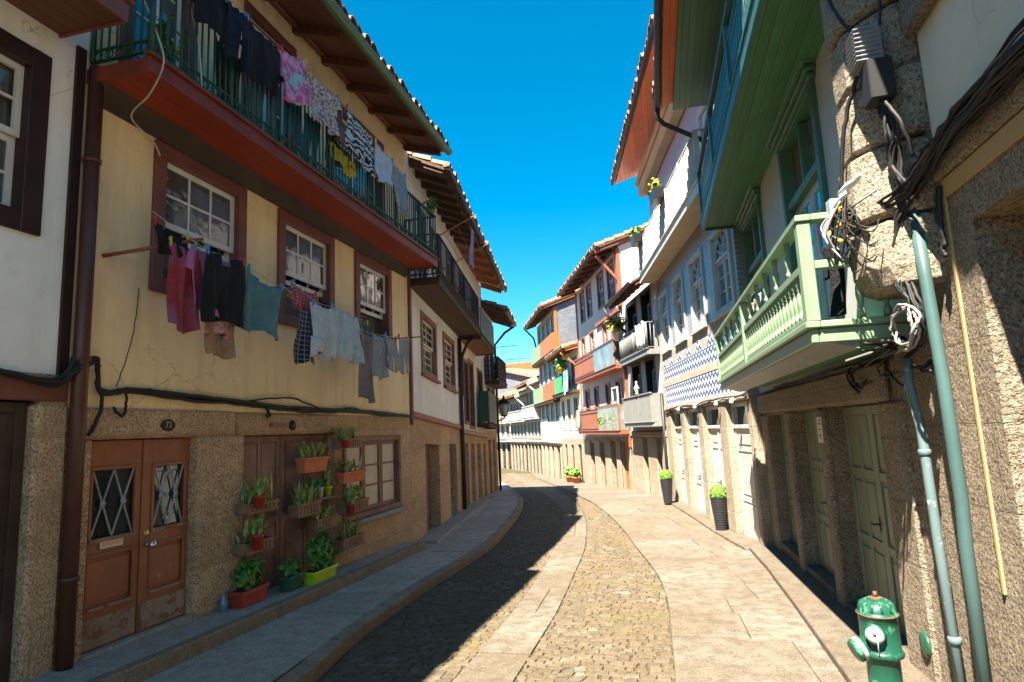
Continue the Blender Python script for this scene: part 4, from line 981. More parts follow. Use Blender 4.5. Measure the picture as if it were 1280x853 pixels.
panel_door(H,f2,1.24,2.53,-.50,1.57,-.22,M['brown_old'],2,1,(1,1.5,1.2)); panel_door(H,f2,3.77,4.60,-.6,1.63,-.25,M['wood_dark'],1,2,(1,1.3))
pieces('doorstep',H,f2,[(1.2,2.6,-.3,.10,-.46,-.385),(3.7,4.66,-.3,.06,-.46,-.34)],M['stone_lt'],.01)
B=balcony_slab(H,f2,.10,5.30,.62,4.70,4.80,M['old_soffit'],M['wood_dark'])
railing(B,f2,.10,5.30,.64,4.84,5.72,M['blk_iron'],.12,.009,.024,scroll=.12)
tiled_roof(H,F(-4.8,11.2,8,1,-.03),.30,5.32,.78,7.16,-4.5,9.4,M['old_soffit'],M['tile_pale'],M['gutter_b'],.5,pitch=.22,rows=1.4,gut_r=.05)
downpipe(H,[f2.P(5.22,.07,-.6),f2.P(5.22,.07,4.6)],.055,M['gutter_b'],clips=3); downpipe(H,[f2.P(5.4,.07,3.0),f2.P(5.4,.09,4.1),f2.P(5.45,.25,4.5),f2.P(5.4,.5,4.7)],.045,M['gutter_b'])
pot('red geraniums on the iron balcony of the white house',f2.P(1.9,.5,4.8),.12,.18,'terra','leaf','leafy',110,.4,group='flower pots on the left balconies',seed=31,flower='flower_r')
pot('pink geraniums further along the same iron balcony',f2.P(2.7,.5,4.8),.12,.18,'terra','leaf','leafy',110,.4,group='flower pots on the left balconies',seed=32,flower='flower_p')
garment('towel','lilac towel hanging from the rods above the iron balcony','towel',None,f2,1.02,2.0,2.35,6.55,6.55,.9,'towel',C['lilac'],sag=.01)
mb=MB()
for u in (1.4,3.3): mb.tube([f2.P(u,.02,6.0),f2.P(u,1.25,6.6)],.014,6)
for d in (.5,.8,1.02,1.2): mb.tube([f2.P(1.4,d,6.0+.6*d/1.25),f2.P(3.3,d,6.0+.6*d/1.25)],.005,5)
o=mb.build('drying_rack',M['orangewood']); tag(o,'wooden drying rods with lines above the iron balcony','drying rack')
# third house
f3=F(-4.8,11.2,8,1,-.04)
H=thing('townhouse','narrow cream house with orange eave and dark green sheet balcony, behind the drainpipe','house',(-5.7,18.5,-.4))
wall('ground_floor_wall',H,f3,5.27,10.3,-1.4,2.0,M['gran_l'],[(5.75,6.5,-1.4,1.65),(6.9,7.6,-1.4,1.66),(8.1,8.9,-1.4,1.68),(9.4,10.0,-1.4,1.7)],.34,4)
wall('upper_wall',H,f3,5.27,10.3,2.0,7.4,M['cream'],[(6.1,6.7,2.3,4.05),(7.0,7.7,2.2,4.15),(8.7,9.6,3.1,4.1),(5.9,6.7,4.85,6.6),(8.0,8.9,4.85,6.6)],.3,4)
for a,b,c,d in ((6.0,6.8,2.2,4.15),(6.9,7.8,2.1,4.25),(8.6,9.7,3.0,4.2),(5.8,6.8,4.75,6.7),(7.9,9.0,4.75,6.7)): window(H,f3,a,b,c,d,.1,M['brown_fr'],M['brown_dk'],1,4,leaves=2,gl='glass_old',rec=-.06)
for a,b in ((5.76,6.49),(6.91,7.59),(8.11,8.89),(9.41,9.99)): panel_door(H,f3,a,b,-.7,1.64,-.2,M['brown_old'],1,2,(1,1.4))
mb=MB(); mb.fb(f3,5.3,10.25,0,.09,1.9,2.02); mb.build('string_course',M['redwood'],H,bevel=.02)
B=balcony_slab(H,f3,5.5,8.4,.62,4.58,4.68,M['orange_soffit'],M['wood_dark'])
mb=MB(); mb.fb(f3,5.5,8.4,.63,.65,4.70,5.5); mb.fb(f3,8.38,8.4,.05,.63,4.70,5.5); mb.build('balcony_panel',M['grn_panel'],B)
B=balcony_slab(H,f3,8.3,10.25,.38,2.22,2.30,M['old_soffit'],M['wood_dark'])
mb=MB(); mb.fb(f3,8.3,10.25,.39,.41,2.36,3.36); mb.fb(f3,8.3,8.32,.05,.39,2.36,3.36); mb.build('balcony_panel',M['grn_panel'],B)
tiled_roof(H,f3,5.34,10.35,.82,7.2,-4,9.2,M['orange_soffit'],M['tile_pale'],M['gutter_b'],.9,pitch=.24,rows=1.2,gut_r=.06,mraft=M['orangewood'])
# fourth house
f4=F(-4.8,11.2,8,1,0); 
H=thing('townhouse','narrow far house with dark iron balcony and tin eave, last on the left side','house',(-6.5,22.5,-.5))
wall('ground_floor_wall',H,f4,10.32,13.2,-1.6,1.75,M['gran_l'],[(10.7,11.4,-1.6,1.4),(11.9,12.6,-1.6,1.4)],.34,4)
wall('upper_wall',H,f4,10.32,13.2,1.75,6.6,M['white_r'],[(10.8,11.5,1.95,3.3),(12.1,12.8,1.95,3.3),(10.8,11.5,3.7,5.3),(12.1,12.8,3.7,5.3)],.3,4)
for a,b in ((10.7,11.6),(12.0,12.9)):
    window(H,f4,a,b,1.85,3.4,.1,M['brown_old'],M['cream_wood'],1,3,leaves=2,rec=-.06); window(H,f4,a,b,3.6,5.4,.1,M['brown_old'],M['cream_wood'],1,3,leaves=2,rec=-.06)
for a,b in ((10.71,11.39),(11.91,12.59)): panel_door(H,f4,a,b,-.8,1.39,-.2,M['wood_dark'],1,2,(1,1.4))
B=balcony_slab(H,f4,10.4,13.0,.5,3.42,3.52,M['old_soffit'],M['wood_dark']); railing(B,f4,10.4,13.0,.5,3.55,4.4,M['blk_iron'],.12,.012,.024,lattice=True)
tiled_roof(H,f4,10.1,13.4,.85,6.0,-4,8.0,M['old_soffit'],M['tile_pale'],M['gutter_b'],.5,tiles=True,pitch=.25,rows=1.2,gut_r=.06)
downpipe(H,[f4.P(13.1,.08,-.6),f4.P(13.1,.08,5.2),f4.P(13.2,.5,5.7),f4.P(13.2,.9,5.95)],.05,M['gutter_b'])
# aerials
for i,(u,z,w) in enumerate(((12.6,5.05,.75),(13.0,4.55,1.0),(12.8,4.2,.5))):
    mb=MB(); a=f4.P(u,.30,z); b=f4.P(u,.30+w,z+.02); mb.tube([f4.P(u,.0,z-.12),f4.P(u,.30,z)],.012,5); mb.tube([a,b],.010,5)
    for k in range(6): q=a.lerp(b,.15+.16*k); mb.tube([q+Vector((0,-.12,0)),q+Vector((0,.12,0))],.006,4)
    o=mb.build('tv_aerial',M['alu']); tag(o,['uppermost thin television aerial on the last left house','longest television aerial sticking out from the last left house','short lowest aerial on the last left house'][i],'aerial','aerials on the last left house')
# street lamp on a bracket
c=Vector((-6.02,23.2,2.62)); t=thing('street_lamp','black lantern street lamp on a wall bracket at the far left corner','street lamp',c-Vector((0,0,.5)))
mb=MB(); mb.tube(spline([f4.P(13.19,0,2.0),c+Vector((-.25,0,-.55)),c+Vector((0,0,-.42)),c+Vector((0,0,-.33))],6),.022,6); mb.build('bracket',M['blk_iron'],t)
mb=MB(); mb.lathe([(.12,-.32),(.21,.12),(.001,.121)],c,4); mb.build('lantern_glass',M['lamp_glass'],t)
mb=MB(); mb.lathe([(.001,.122),(.25,.122),(.25,.15),(.12,.30),(.05,.32),(.05,.40),(.02,.44),(.001,.47)],c,4); mb.lathe([(.001,-.37),(.13,-.36),(.13,-.321),(.001,-.32)],c,4)
for k in range(4):
    q=k*math.pi/2; mb.bar(c+Vector((math.cos(q)*.122,math.sin(q)*.122,-.33)),c+Vector((math.cos(q)*.215,math.sin(q)*.215,.13)),.018)
mb.build('lantern_frame',M['blk_iron'],t)

# ------------------------------------------------------------------ RIGHT: granite house at the near end
r1=F(1.69,3.0,0,-1)
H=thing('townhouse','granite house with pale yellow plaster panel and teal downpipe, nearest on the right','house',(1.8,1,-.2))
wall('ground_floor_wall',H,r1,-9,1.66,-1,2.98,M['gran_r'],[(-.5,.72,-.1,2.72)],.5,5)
wall('upper_wall',H,r1,-9,1.66,2.98,4.95,M['gran_grey'],[],.5,5); wall('upper_wall',H,r1,-9,1.66,4.95,9.0,M['white_w'],[(-2.6,-1.5,5.75,7.9),(-.9,.2,5.75,7.9)],.5,5)  # upper part, out of view, made white to bounce sun onto the left houses
for a_,b_ in ((-2.7,-1.4),(-1.0,.3)): window(H,r1,a_,b_,5.7,8.0,.12,M['grn_mid'],M['white_wood'],1,4,leaves=2)
mb=MB(); mb.fb(r1,-.56,.66,-.5,-.40,-.2,2.78); mb.build('window_shutter',M['gran_grey'],H)
mb=MB(); mb.fb(r1,-9,.965,.0,.022,3.26,4.94); mb.build('plaster_panel',M['cream'],H)
mb=MB(); mb.fb(r1,-6,.96,.023,.10,3.965,4.9); mb.build('window_surround',M['gran_grey'],H,bevel=.02)
mb=MB(); mb.fb(r1,-6,.97,.0,.018,2.93,3.03); mb.fb(r1,.960,.982,.0,.012,.72,2.93); mb.build('mortar_strip',m_plaster('ochre_mortar',(.42,.29,.12),.3),H)
mb=MB(); mb.fb(r1,-6,1.0,.0,.05,3.035,3.24); mb.build('string_course',M['gran_r'],H,bevel=.02)
# protruding rough quoin stones
qs=[2.46,2.92,3.40,3.86,4.30,4.78,5.30,5.90,6.6,7.4,8.2]
for i in range(len(qs)-1):
    mb=MB(); z0,z1=qs[i]+.008,qs[i+1]-.008; rr=random.Random(i+5); ex=rr.uniform(-.03,.04); ur=1.10-.02*i+rr.uniform(-.03,.03)
    pr=[(1.665,.0),(1.668,.29+ex),(1.63,.345+ex),(1.34,.34+ex),(1.20,.25+ex),(ur,.10),(ur-.02,.0)]
    def row(z,k): return [r1.P(1.40+(u-1.40)*(.985 if k<1 else 1),max(d,0)*k,z) for u,d in pr]
    k0=.6 if i==0 else .94
    rows=[row(z0,k0),row(z0+.035,.985 if i else .85),row(z0+.14,1),row(z1-.035,1),row(z1,.94)]
    n=len(pr); vs=[p for r in rows for p in r]
    mb.add(vs,[(j*n+k,j*n+k+1,(j+1)*n+k+1,(j+1)*n+k) for j in range(len(rows)-1) for k in range(n-1)]+[tuple(range(n-1,-1,-1)),tuple((len(rows)-1)*n+k for k in range(n))])
    o=mb.build('quoin_stone',M['gran_rough'],H,bevel=.03)
downpipe(H,[r1.P(1.50,.13,2.05),r1.P(1.50,.14,1.9),r1.P(1.46,.12,1.6),r1.P(1.44,.12,.9),r1.P(1.37,.12,-.2)],.029,M['pipe_teal'],clips=0)
for z,u in ((1.45,1.455),(.35,1.395)): mb=MB(); mb.lathe([(.030,-.02),(.037,-.015),(.037,.015),(.030,.02)],r1.P(u,.12,z),12); mb.build('pipe_collar',M['pipe_teal'],H)
downpipe(H,[r1.P(1.16,.10,2.92),r1.P(1.08,.12,2.5),r1.P(1.04,.12,1.9),r1.P(1.03,.12,1.2),r1.P(1.06,.12,.95),r1.P(1.07,.12,-.2)],.035,M['pipe_dkgrn'])
mb=MB(); mb.lathe([(.001,0),(.085,0),(.09,.02),(.07,.03),(.001,.035)],r1.P(2.22,.0,.06),20,M=Matrix.Rotation(R(-90),3,'Y')); o=mb.build('wall_valve_cover',M['hydrant']); tag(o,'round green metal cover low on the granite wall behind the hydrant','cover')
for o_ in ():pass
# roof well above the frame, it shades the upper wall
tiled_roof(H,r1,-9,1.5,.40,9.2,-4.5,11,M['brown_soffit'],M['tile'],M['gutter_g'],.8,tiles=False)
B=balcony_slab(H,r1,-2.9,.9,.60,5.6,5.75,M['gran_grey'],M['stone_lt']); railing(B,r1,-2.9,.9,.58,5.8,6.7,M['blk_iron'],.13,.01,.03)  # unseen balcony, added to cast shade on the plaster panel and corner stones
# ---- cables and boxes on the corner
rr=random.Random(8); cs=[]
for k in range(18):
    j=lambda a: rr.uniform(-a,a); o_=-.04+.07*(k%5); zz=3.16+.028*(k//4)
    cs.append([r1.P(-3.0,.05+o_*.3,zz-.02+j(.02)),r1.P(-.6,.07+o_*.3+j(.01),zz+j(.025)),r1.P(.3,.08+o_*.3+j(.02),zz-.02+j(.03)),r1.P(.95,.10+j(.03),zz-.08+j(.05)),r1.P(1.15,.16+j(.05),2.95+j(.10)),r1.P(1.22,.2+j(.06),2.6+j(.08)),r1.P(1.12+j(.05),.16+j(.04),2.3),r1.P(1.22+j(.05),.16+j(.04),2.14+j(.04)),r1.P(1.5+j(.05),.18+j(.03),2.16+j(.04))] if k<12 else
              [r1.P(-3.0,.09,zz+j(.02)),r1.P(-.5,.10+j(.02),zz+j(.03)),r1.P(.5,.1+j(.02),zz-.04+j(.03)),r1.P(1.1,.2+j(.03),3.02+j(.04)),r1.P(1.45,.42+j(.02),3.05+j(.06))])
cable('thick bundle of black cables running along the granite wall to the corner stones',cs,[.010,.007,.012,.008],wob=.009)
cs=[]
for k in range(9):
    j=lambda a: rr.uniform(-a,a)
    cs.append([r1.P(1.45,.3+j(.1),2.16+j(.05)),r1.P(1.9,.06+j(.03),2.16+j(.03)),r1.P(3.2,.05+j(.03),2.12+j(.04)),r1.P(5.0,.05+j(.03),2.10+j(.04)),r1.P(7.6,.05+j(.03),2.13+j(.04)),r1.P(8.5,.05+j(.02),2.16+j(.03))])
for k in range(7): u=rr.uniform(1.5,3.2); cs.append([r1.P(u,.06,2.12),r1.P(u+rr.uniform(-.15,.1),.12,2.03),r1.P(u+rr.uniform(-.3,.1),.1,rr.uniform(1.88,2.0)),r1.P(u+rr.uniform(-.3,.0),.06,rr.uniform(1.95,2.02))])
cable('loose grey and black cables tucked under the light green balcony',cs,[.009,.006,.011],'cable',wob=.010)
cs=[]
for k in range(5):
    a=r1.P(1.22,.22,2.22); q=.14+.012*k
    cs.append([a+Vector((rr.uniform(-.03,.03),q*math.cos(t),q*.75*math.sin(t))) for t in [x*.7 for x in range(0,10)]])
cable('coil of grey cable hanging below the corner stones',cs,[.009,.007],'cable_g',wob=.004)
# splitter boxes
B=Vector(r1.P(1.42,.46,3.12))
t=thing('cable_splitter','grey cable splitter with silver couplings on the corner stones','splitter box',B); mb=MB(); p=lambda u,d,z: r1.P(1.42+u,.46+d,3.12+z)
mb.hexa([p(.06,-.05,-.07),p(.16,-.05,-.05),p(.16,.02,-.05),p(.06,.02,-.07),p(.06,-.05,.06),p(.16,-.05,.07),p(.16,.02,.07),p(.06,.02,.06)]); mb.build('box',M['greybox'],t,bevel=.006)
mb=MB()
mb.tube([p(.06,-.01,-.01),p(-.06,-.01,-.01),p(-.10,-.02,.01),p(-.18,-.03,.01)],[.018,.024,.016,.016],8); mb.tube([p(-.06,-.02,.045),p(-.20,-.04,.05),p(-.27,-.06,.05),p(-.34,-.06,.06)],[.02,.026,.018,.016],8); mb.build('coupling',M['white_pl'],t)
for k in range(9):
    mb=MB(); x=rr.uniform(-.22,.08); y=rr.uniform(-.06,.04); z=rr.uniform(-.32,-.06); a=Vector(p(x,y,z)); b=a+Vector((rr.uniform(-.03,.03),rr.uniform(-.05,.05),rr.uniform(-.05,.05))); mb.tube([a,b],.013,6); mb.build('connector',M['yellow_pl'],t)
mb=MB()
for k in range(18):
    x=rr.uniform(-.28,.12); a=Vector(p(x,0,-.02)); e=Vector(p(rr.uniform(-.32,.14),rr.uniform(-.10,.05),rr.uniform(-.5,-.22))); mm=(a+e)/2+Vector((rr.uniform(-.09,.05),rr.uniform(-.12,.12),rr.uniform(-.12,.0))); mb.tube(spline([a,mm,e,e+Vector((.05,rr.uniform(-.04,.04),rr.uniform(-.02,.08)))],6),.005,5)
mb.build('leads',M['cable'],t)
mb=MB()
for k in range(5):
    x=rr.uniform(-.2,.1); a=Vector(p(x,0,-.02)); e=Vector(p(rr.uniform(-.3,.1),.02,rr.uniform(-.4,-.2))); mb.tube(spline([a,(a+e)/2+Vector((-.07,rr.uniform(-.1,.1),0)),e],6),.007,5)
mb.tube([p(-.2,.0,-.12),p(-.5,-.1,-.10)],.006,5); mb.build('grey_leads',M['cable_g'],t)
B=Vector(r1.P(1.02,.30,3.66)); t=thing('line_amplifier','black and grey ribbed amplifier box high on the granite corner','amplifier box',B); p=lambda u,d,z: r1.P(1.02+u,.30+d,3.66+z)
mb=MB(); mb.hexa([p(-.08,-.12,-.06),p(.08,-.12,-.06),p(.08,.02,-.06),p(-.08,.02,-.06),p(-.08,-.12,.20),p(.08,-.12,.20),p(.08,.02,.20),p(-.08,.02,.20)]); mb.build('lower_box',M['blk_pl'],t,bevel=.008)
mb=MB(); mb.hexa([p(-.02,-.10,.21),p(.14,-.10,.21),p(.14,.03,.21),p(-.02,.03,.21),p(-.02,-.10,.46),p(.14,-.10,.46),p(.14,.03,.46),p(-.02,.03,.46)])
for k in range(8): z=.22+.03*k; mb.hexa([p(-.03,-.09,z),p(.0,-.09,z),p(.0,.06,z),p(-.03,.06,z),p(-.03,-.09,z+.012),p(.0,-.09,z+.012),p(.0,.06,z+.012),p(-.03,.06,z+.012)]); mb.hexa([p(.0,.03,z),p(.14,.03,z),p(.14,.06,z),p(.0,.06,z),p(.0,.03,z+.012),p(.14,.03,z+.012),p(.14,.06,z+.012),p(.0,.06,z+.012)])
mb.build('ribbed_box',m_plain('dull_grey_metal',(.20,.21,.22),.6,.2),t,bevel=.004)
cs=[]
for k in range(8):
    j=lambda a: rr.uniform(-a,a)
    cs.append([r1.P(1.02+j(.06),.24+j(.03),3.60),r1.P(1.0+j(.05),.22+j(.03),3.4),r1.P(1.04+j(.06),.2+j(.04),3.25),r1.P(1.02+j(.06),.2,3.05)])
cs.append([r1.P(1.16,.3,3.9),r1.P(1.3,.38,3.6),r1.P(1.42,.42,3.2)]); cs.append([r1.P(1.3,.42,5.5),r1.P(1.26,.40,4.6),r1.P(1.12,.30,4.1)]); cs.append([r1.P(1.0,.1,6.0),r1.P(.99,.12,5.0),r1.P(1.0,.2,4.1)]); cs.append([r1.P(.98,.25,3.6),r1.P(.9,.2,3.4),r1.P(.93,.15,3.2)])
cable('black leads hanging from the amplifier box down to the splitter',cs,[.012,.009,.014],wob=.005)
cs=[[r1.P(.97,.03,3.0),r1.P(.98,.05,2.8),r1.P(.97,.05,2.62),r1.P(.94,.06,2.58)],[r1.P(.95,.03,3.0),r1.P(.96,.05,2.8),r1.P(.95,.05,2.64)]]
cable('short black cable end clipped beside the ochre mortar strip',cs,.014,name='cable')
# ---- hydrant
c=Vector((1.24,4.66,zr(4.66)+.055)); t=thing('fire_hydrant','green cast iron fire hydrant with rusty bolt on the right pavement','fire hydrant',c); rot=Matrix.Rotation(R(20),3,'Z'); th=Vector((0,0,0))
mb=MB(); S=.92
c0=c
mb.lathe([(x*S*1.25,z*S) for x,z in [(.115,0),(.115,.03),(.085,.05),(.085,.38),(.088,.385),(.108,.40),(.112,.42),(.104,.435),(.100,.44),(.098,.60),(.100,.66),(.106,.665),(.106,.68),(.100,.685),(.098,.70),(.088,.735),(.066,.762),(.035,.772),(.001,.772)]],c,28)
for k in range(12):
    q=k*math.pi/6; mb.tube([c+Vector((math.cos(q)*.094,math.sin(q)*.094,.695))*1.0*S+c*0 if False else c+Vector((math.cos(q)*.118*S,math.sin(q)*.118*S,.70*S)),c+Vector((math.cos(q)*.103*S,math.sin(q)*.103*S,.742*S)),c+Vector((math.cos(q)*.05*S,math.sin(q)*.05*S,.770*S))],.010,5)
mb.build('body',M['hydrant'],t)
mb=MB(); mb.lathe([(.034,.76*S),(.036,.785*S),(.001,.786*S)],c,14); mb.lathe([(.016,.785*S),(.013,.82*S),(.001,.822*S)],c,5); mb.build('top_bolt',M['rust'],t)
mb=MB(); mb.lathe([(.125*S,.667*S),(.136*S,.668*S),(.136*S,.679*S),(.125*S,.680*S)],c,28); mb.build('flange',M['rust'],t)
def nozzle(dirv,z,r,l,name,mcap,tilt=0):
    d=Vector(dirv).normalized(); d=(d+Vector((0,0,tilt))).normalized(); Mx=Vector((0,0,1)).rotation_difference(d).to_matrix(); o=c+Vector((0,0,z*S))
    mb=MB(); mb.lathe([(r*.86,.05),(r*.86,.085+l*.4),(r,.085+l*.42),(r*1.02,.085+l*.9),(r*.9,.085+l),(.001,.085+l)],o,18,M=Mx); q=mb.build(name,mcap,t)
    return o,d,Mx,l,q
o,d,Mx,l,q=nozzle((-.45,-.9,0),.565,.060,.05,'front_outlet',M['hydrant'])
mb=MB(); mb.lathe([(.032,0),(.052,0),(.054,.014),(.032,.016)],o+d*(.085+l),18,M=Mx); mb.lathe([(.001,0),(.031,0),(.031,.004),(.001,.004)],o+d*(.085+l),4,M=Mx); mb.build('outlet_ring',M['hyd_wear'],q)
mb=MB(); mb.lathe([(.001,.004),(.014,.004),(.014,.016),(.001,.016)],o+d*(.085+l),4,M=Mx); mb.build('square_nut',M['blk_iron'],q)
o,d,Mx,l,q=nozzle((-.95,-.22,0),.51,.070,.11,'side_outlet',M['hydrant'],-.45)
mb=MB(); mb.lathe([(.0705,.05),(.0722,.055),(.0722,.075),(.0705,.08)],o+d*.085,18,M=Mx); mb.build('worn_band',M['hyd_wear'],q)
nozzle((.2,1,0),.565,.050,.055,'rear_outlet',M['hyd_wear'])
mb=MB(); mb.tube([c+Vector((-.06,-.165,.50)),c+Vector((-.055,-.14,.44)),c+Vector((-.05,-.125,.40))],.004,5); mb.build('chain',M['alu'],t)

# ------------------------------------------------------------------ RIGHT: house with the green balconies
q2=F(1.69,6.3,1,-1)
H=thing('townhouse','granite and white house with two green wooden balconies and olive green doors','house',(1.7,8.5,-.3))
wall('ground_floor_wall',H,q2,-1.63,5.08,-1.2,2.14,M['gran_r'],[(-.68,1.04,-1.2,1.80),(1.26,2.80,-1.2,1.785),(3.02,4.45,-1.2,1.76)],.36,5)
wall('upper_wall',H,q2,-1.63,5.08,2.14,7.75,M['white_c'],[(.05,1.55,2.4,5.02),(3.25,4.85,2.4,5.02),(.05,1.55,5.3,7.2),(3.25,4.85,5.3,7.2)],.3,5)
mb=MB(); mb.fb(q2,-1.0,4.95,.0,.075,1.80,2.11); mb.build('lintel',M['gran_r'],H,bevel=.03)
pieces('pier',H,q2,[(1.03,1.27,-.05,.03,-.5,1.80),(2.79,3.03,-.05,.03,-.5,1.79),(4.455,5.06,-.05,.02,-.5,1.78),(-1.2,-.685,-.05,.03,-.5,1.80)],M['gran_r'],.025)
mb=MB(); mb.fb(q2,-.7,4.5,-.36,-.0,-.5,-.21); mb.build('threshold',M['slab_r'],H,bevel=.01)
panel_door(H,q2,-.67,1.03,-.21,1.79,-.17,M['grn_door'],2,2,(1.15,1.1,1.1),label='nearest olive green panelled double door')
panel_door(H,q2,1.27,2.79,-.25,1.78,-.17,M['grn_door'],2,2,(1.15,1.1,1.1)); panel_door(H,q2,3.03,4.44,-.30,1.755,-.17,M['grn_door'],2,2,(1.15,1.1,1.1))
mb=MB(); mb.hexa([q2.P(1.05,.0305,1.42),q2.P(1.26,.0305,1.42),q2.P(1.26,.034,1.42),q2.P(1.05,.034,1.42),q2.P(1.05,.0305,1.70),q2.P(1.26,.0305,1.70),q2.P(1.26,.034,1.70),q2.P(1.05,.034,1.70)]); N=mb.build('notice',M['paper']); tag(N,'yellowed paper notice fixed to the granite pier between green doors','notice')
N['_o']=[0,0,0]
mb=MB()
for z,a,b in ((1.66,1.09,1.19),(1.625,1.08,1.22),(1.565,1.10,1.18),(1.50,1.085,1.225),(1.47,1.13,1.19)): mb.hexa([q2.P(u,d,zz) for zz in (z-.007,z+.007) for u,d in ((a,.0342),(b,.0342),(b,.0352),(a,.0352))])
mb.build('printed_lines',M['ink'],N)
downpipe(H,[q2.P(5.13,.10,-.45),q2.P(5.13,.10,2.05)],.055,M['blk_pl'])
# first floor glazed doors in heavy green frames
def balcony_door(a,b,z0,z1,warm):
    o=surround(H,q2,a,b,z0,z1,.11,M['grn_mid'],.05,.2)
    mb=MB(); zt=z0+(z1-z0)*.68; um=(a+b)/2
    mb.fb(q2,a+.11,b-.11,-.14,.02,zt-.04,zt+.05); mb.fb(q2,um-.035,um+.035,-.14,.0,zt+.05,z1-.11)
    mb.fb(q2,a-.10,b+.10,-.0,.11,z1+.002,z1+.06); mb.fb(q2,a-.15,b+.15,-.0,.15,z1+.062,z1+.11); mb.fb(q2,a-.06,b+.06,.0,.075,z1-.06,z1)
    mb.build('cornice',M['grn_mid'],o,bevel=.012)
    pane(o,q2,a+.11,b-.11,zt+.05,z1-.11,-.10,M['glass_warm'])
    for k in range(2):
        ua,ub=lerp(a+.11,b-.11,k/2)+.003,lerp(a+.11,b-.11,(k+1)/2)-.003
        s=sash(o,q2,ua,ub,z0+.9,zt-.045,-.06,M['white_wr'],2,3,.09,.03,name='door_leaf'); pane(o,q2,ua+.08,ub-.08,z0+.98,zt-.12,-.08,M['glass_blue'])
        mb=MB(); leaf_panels(mb,q2,ua,ub,z0+.02,z0+.899,-.06,1,(1,)); mb.build('door_panel',M['white_wr'],o)
for a,b in ((-.06,1.62),(3.18,4.92)): balcony_door(a,b,2.42,5.06,0)
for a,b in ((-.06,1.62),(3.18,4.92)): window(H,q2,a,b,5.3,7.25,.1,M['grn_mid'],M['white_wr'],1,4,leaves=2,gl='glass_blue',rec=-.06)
mb=MB(); mb.fb(q2,5.085,5.14,-.1,.06,2.2,7.6); mb.build('corner_board',M['grn_mid'],H)
# lower balcony with turned balusters
D=.70; U0,U1=-1.72,4.25
Bl=MB(); Bl.fb(q2,U0+.02,U1-.02,.02,D-.05,2.215,2.30); Bl=Bl.build('balcony',M['grn_soffit'],H,label='lower light green balcony with turned balusters')
mb=MB(); mb.fb(q2,U0,U1,D-.05,D,2.20,2.30); mb.fb(q2,U0,U0+.05,.02,D-.051,2.20,2.30); mb.fb(q2,U0-.03,U1+.03,D-.06,D+.035,2.302,2.35); mb.fb(q2,U0-.03,U0+.06,.02,D-.061,2.302,2.35); mb.build('fascia',M['grn_lt'],Bl,bevel=.008)
mb=MB(); mb.prism([q2.P(U0+.03,D-.07,2.213),q2.P(U0+.03,D-.30,2.213),q2.P(U0+.03,D-.30,2.15)],[q2.P(U1-.03,D-.07,2.213),q2.P(U1-.03,D-.30,2.213),q2.P(U1-.03,D-.30,2.15)]); mb.build('bracket_board',M['grey_p'],Bl)
mb=MB()
zr1,zr2=2.72,3.02
for u in (U0+.03,U0+3.0,U1-.03): mb.fb(q2,u-.045,u+.045,D-.07,D+.02,2.351,3.06)
for u0,u1 in ((U0+.076,U0+2.954),(U0+3.046,U1-.076)):
    mb.fb(q2,u0,u1,D-.055,D+.005,zr1,zr1+.06); mb.fb(q2,u0,u1,D-.055,D+.005,2.352,2.40)
mb.fb(q2,U0-.03,U1+.03,D-.075,D+.028,3.062,3.11); mb.fb(q2,U0-.03,U0+.075,.12,D-.076,3.062,3.11)
mb.fb(q2,U0,U0+.06,.12,D-.071,zr1,zr1+.06); mb.build('rail',M['grn_lt'],Bl,bevel=.006)
bp=[(.026,0),(.026,.05),(.014,.065),(.02,.09),(.027,.14),(.024,.19),(.013,.225),(.02,.235),(.013,.25),(.024,.275),(.02,.30),(.024,.32),(.024,.325)]
proto=None
def baluster(u,d,z,sc=1):
    global proto
    if proto is None:
        m=MB(); m.lathe(bp,(0,0,0),10); me_o=m.build('baluster',M['grn_lt']); me_o.parent=Bl; proto=me_o; o=me_o
    else: o=proto.copy(); COL.objects.link(o); o.parent=Bl
    p=q2.P(u,d,z)-Vector(H['_o']); o.location=p; o.scale=(1,1,sc)
for u0,u1,n in ((U0+.10,U0+2.93,21),(U0+3.07,U1-.10,20)):
    for i in range(n): baluster(lerp(u0,u1,(i+.5)/n),D-.025,2.398)
for u0,u1,n in ((U0+.3,U0+2.8,5),(U0+3.3,U1-.2,4)):
    for i in range(n): baluster(lerp(u0,u1,(i+.5)/n),D-.025,2.78,.87)
baluster(U0+.03,.36,2.36,1.1); baluster(U0+.03,.2,2.36,1.1)
# upper balcony with cut-out boards
D=.68; U0,U1=-1.6,4.95
B2=MB(); B2.fb(q2,U0,U1,.0,D-.03,5.14,5.24); B2=B2.build('balcony',M['grn_soffit'],H,label='upper dark green balcony with boarded underside')
mb=MB(); mb.fb(q2,U0,U1+.02,D-.029,D+.02,5.10,5.30); mb.fb(q2,U1,U1+.05,.0,D-.03,5.10,5.30); mb.fb(q2,U0,U1+.04,D+.021,D+.035,5.27,5.30); mb.build('fascia',M['grn_teal'],B2)
mb=MB(); mb.fb(q2,U0,U1+.02,D-.03,D-.008,5.301,5.36); mb.fb(q2,U0,U1+.02,D-.045,D+.02,6.15,6.21); mb.fb(q2,U0,U1,D-.03,D+.0,5.90,5.95)
for u in (U0+.1,U0+2.2,U0+4.3,U1-.05): mb.fb(q2,u-.045,u+.045,D-.05,D+.018,5.30,6.15)
n=52
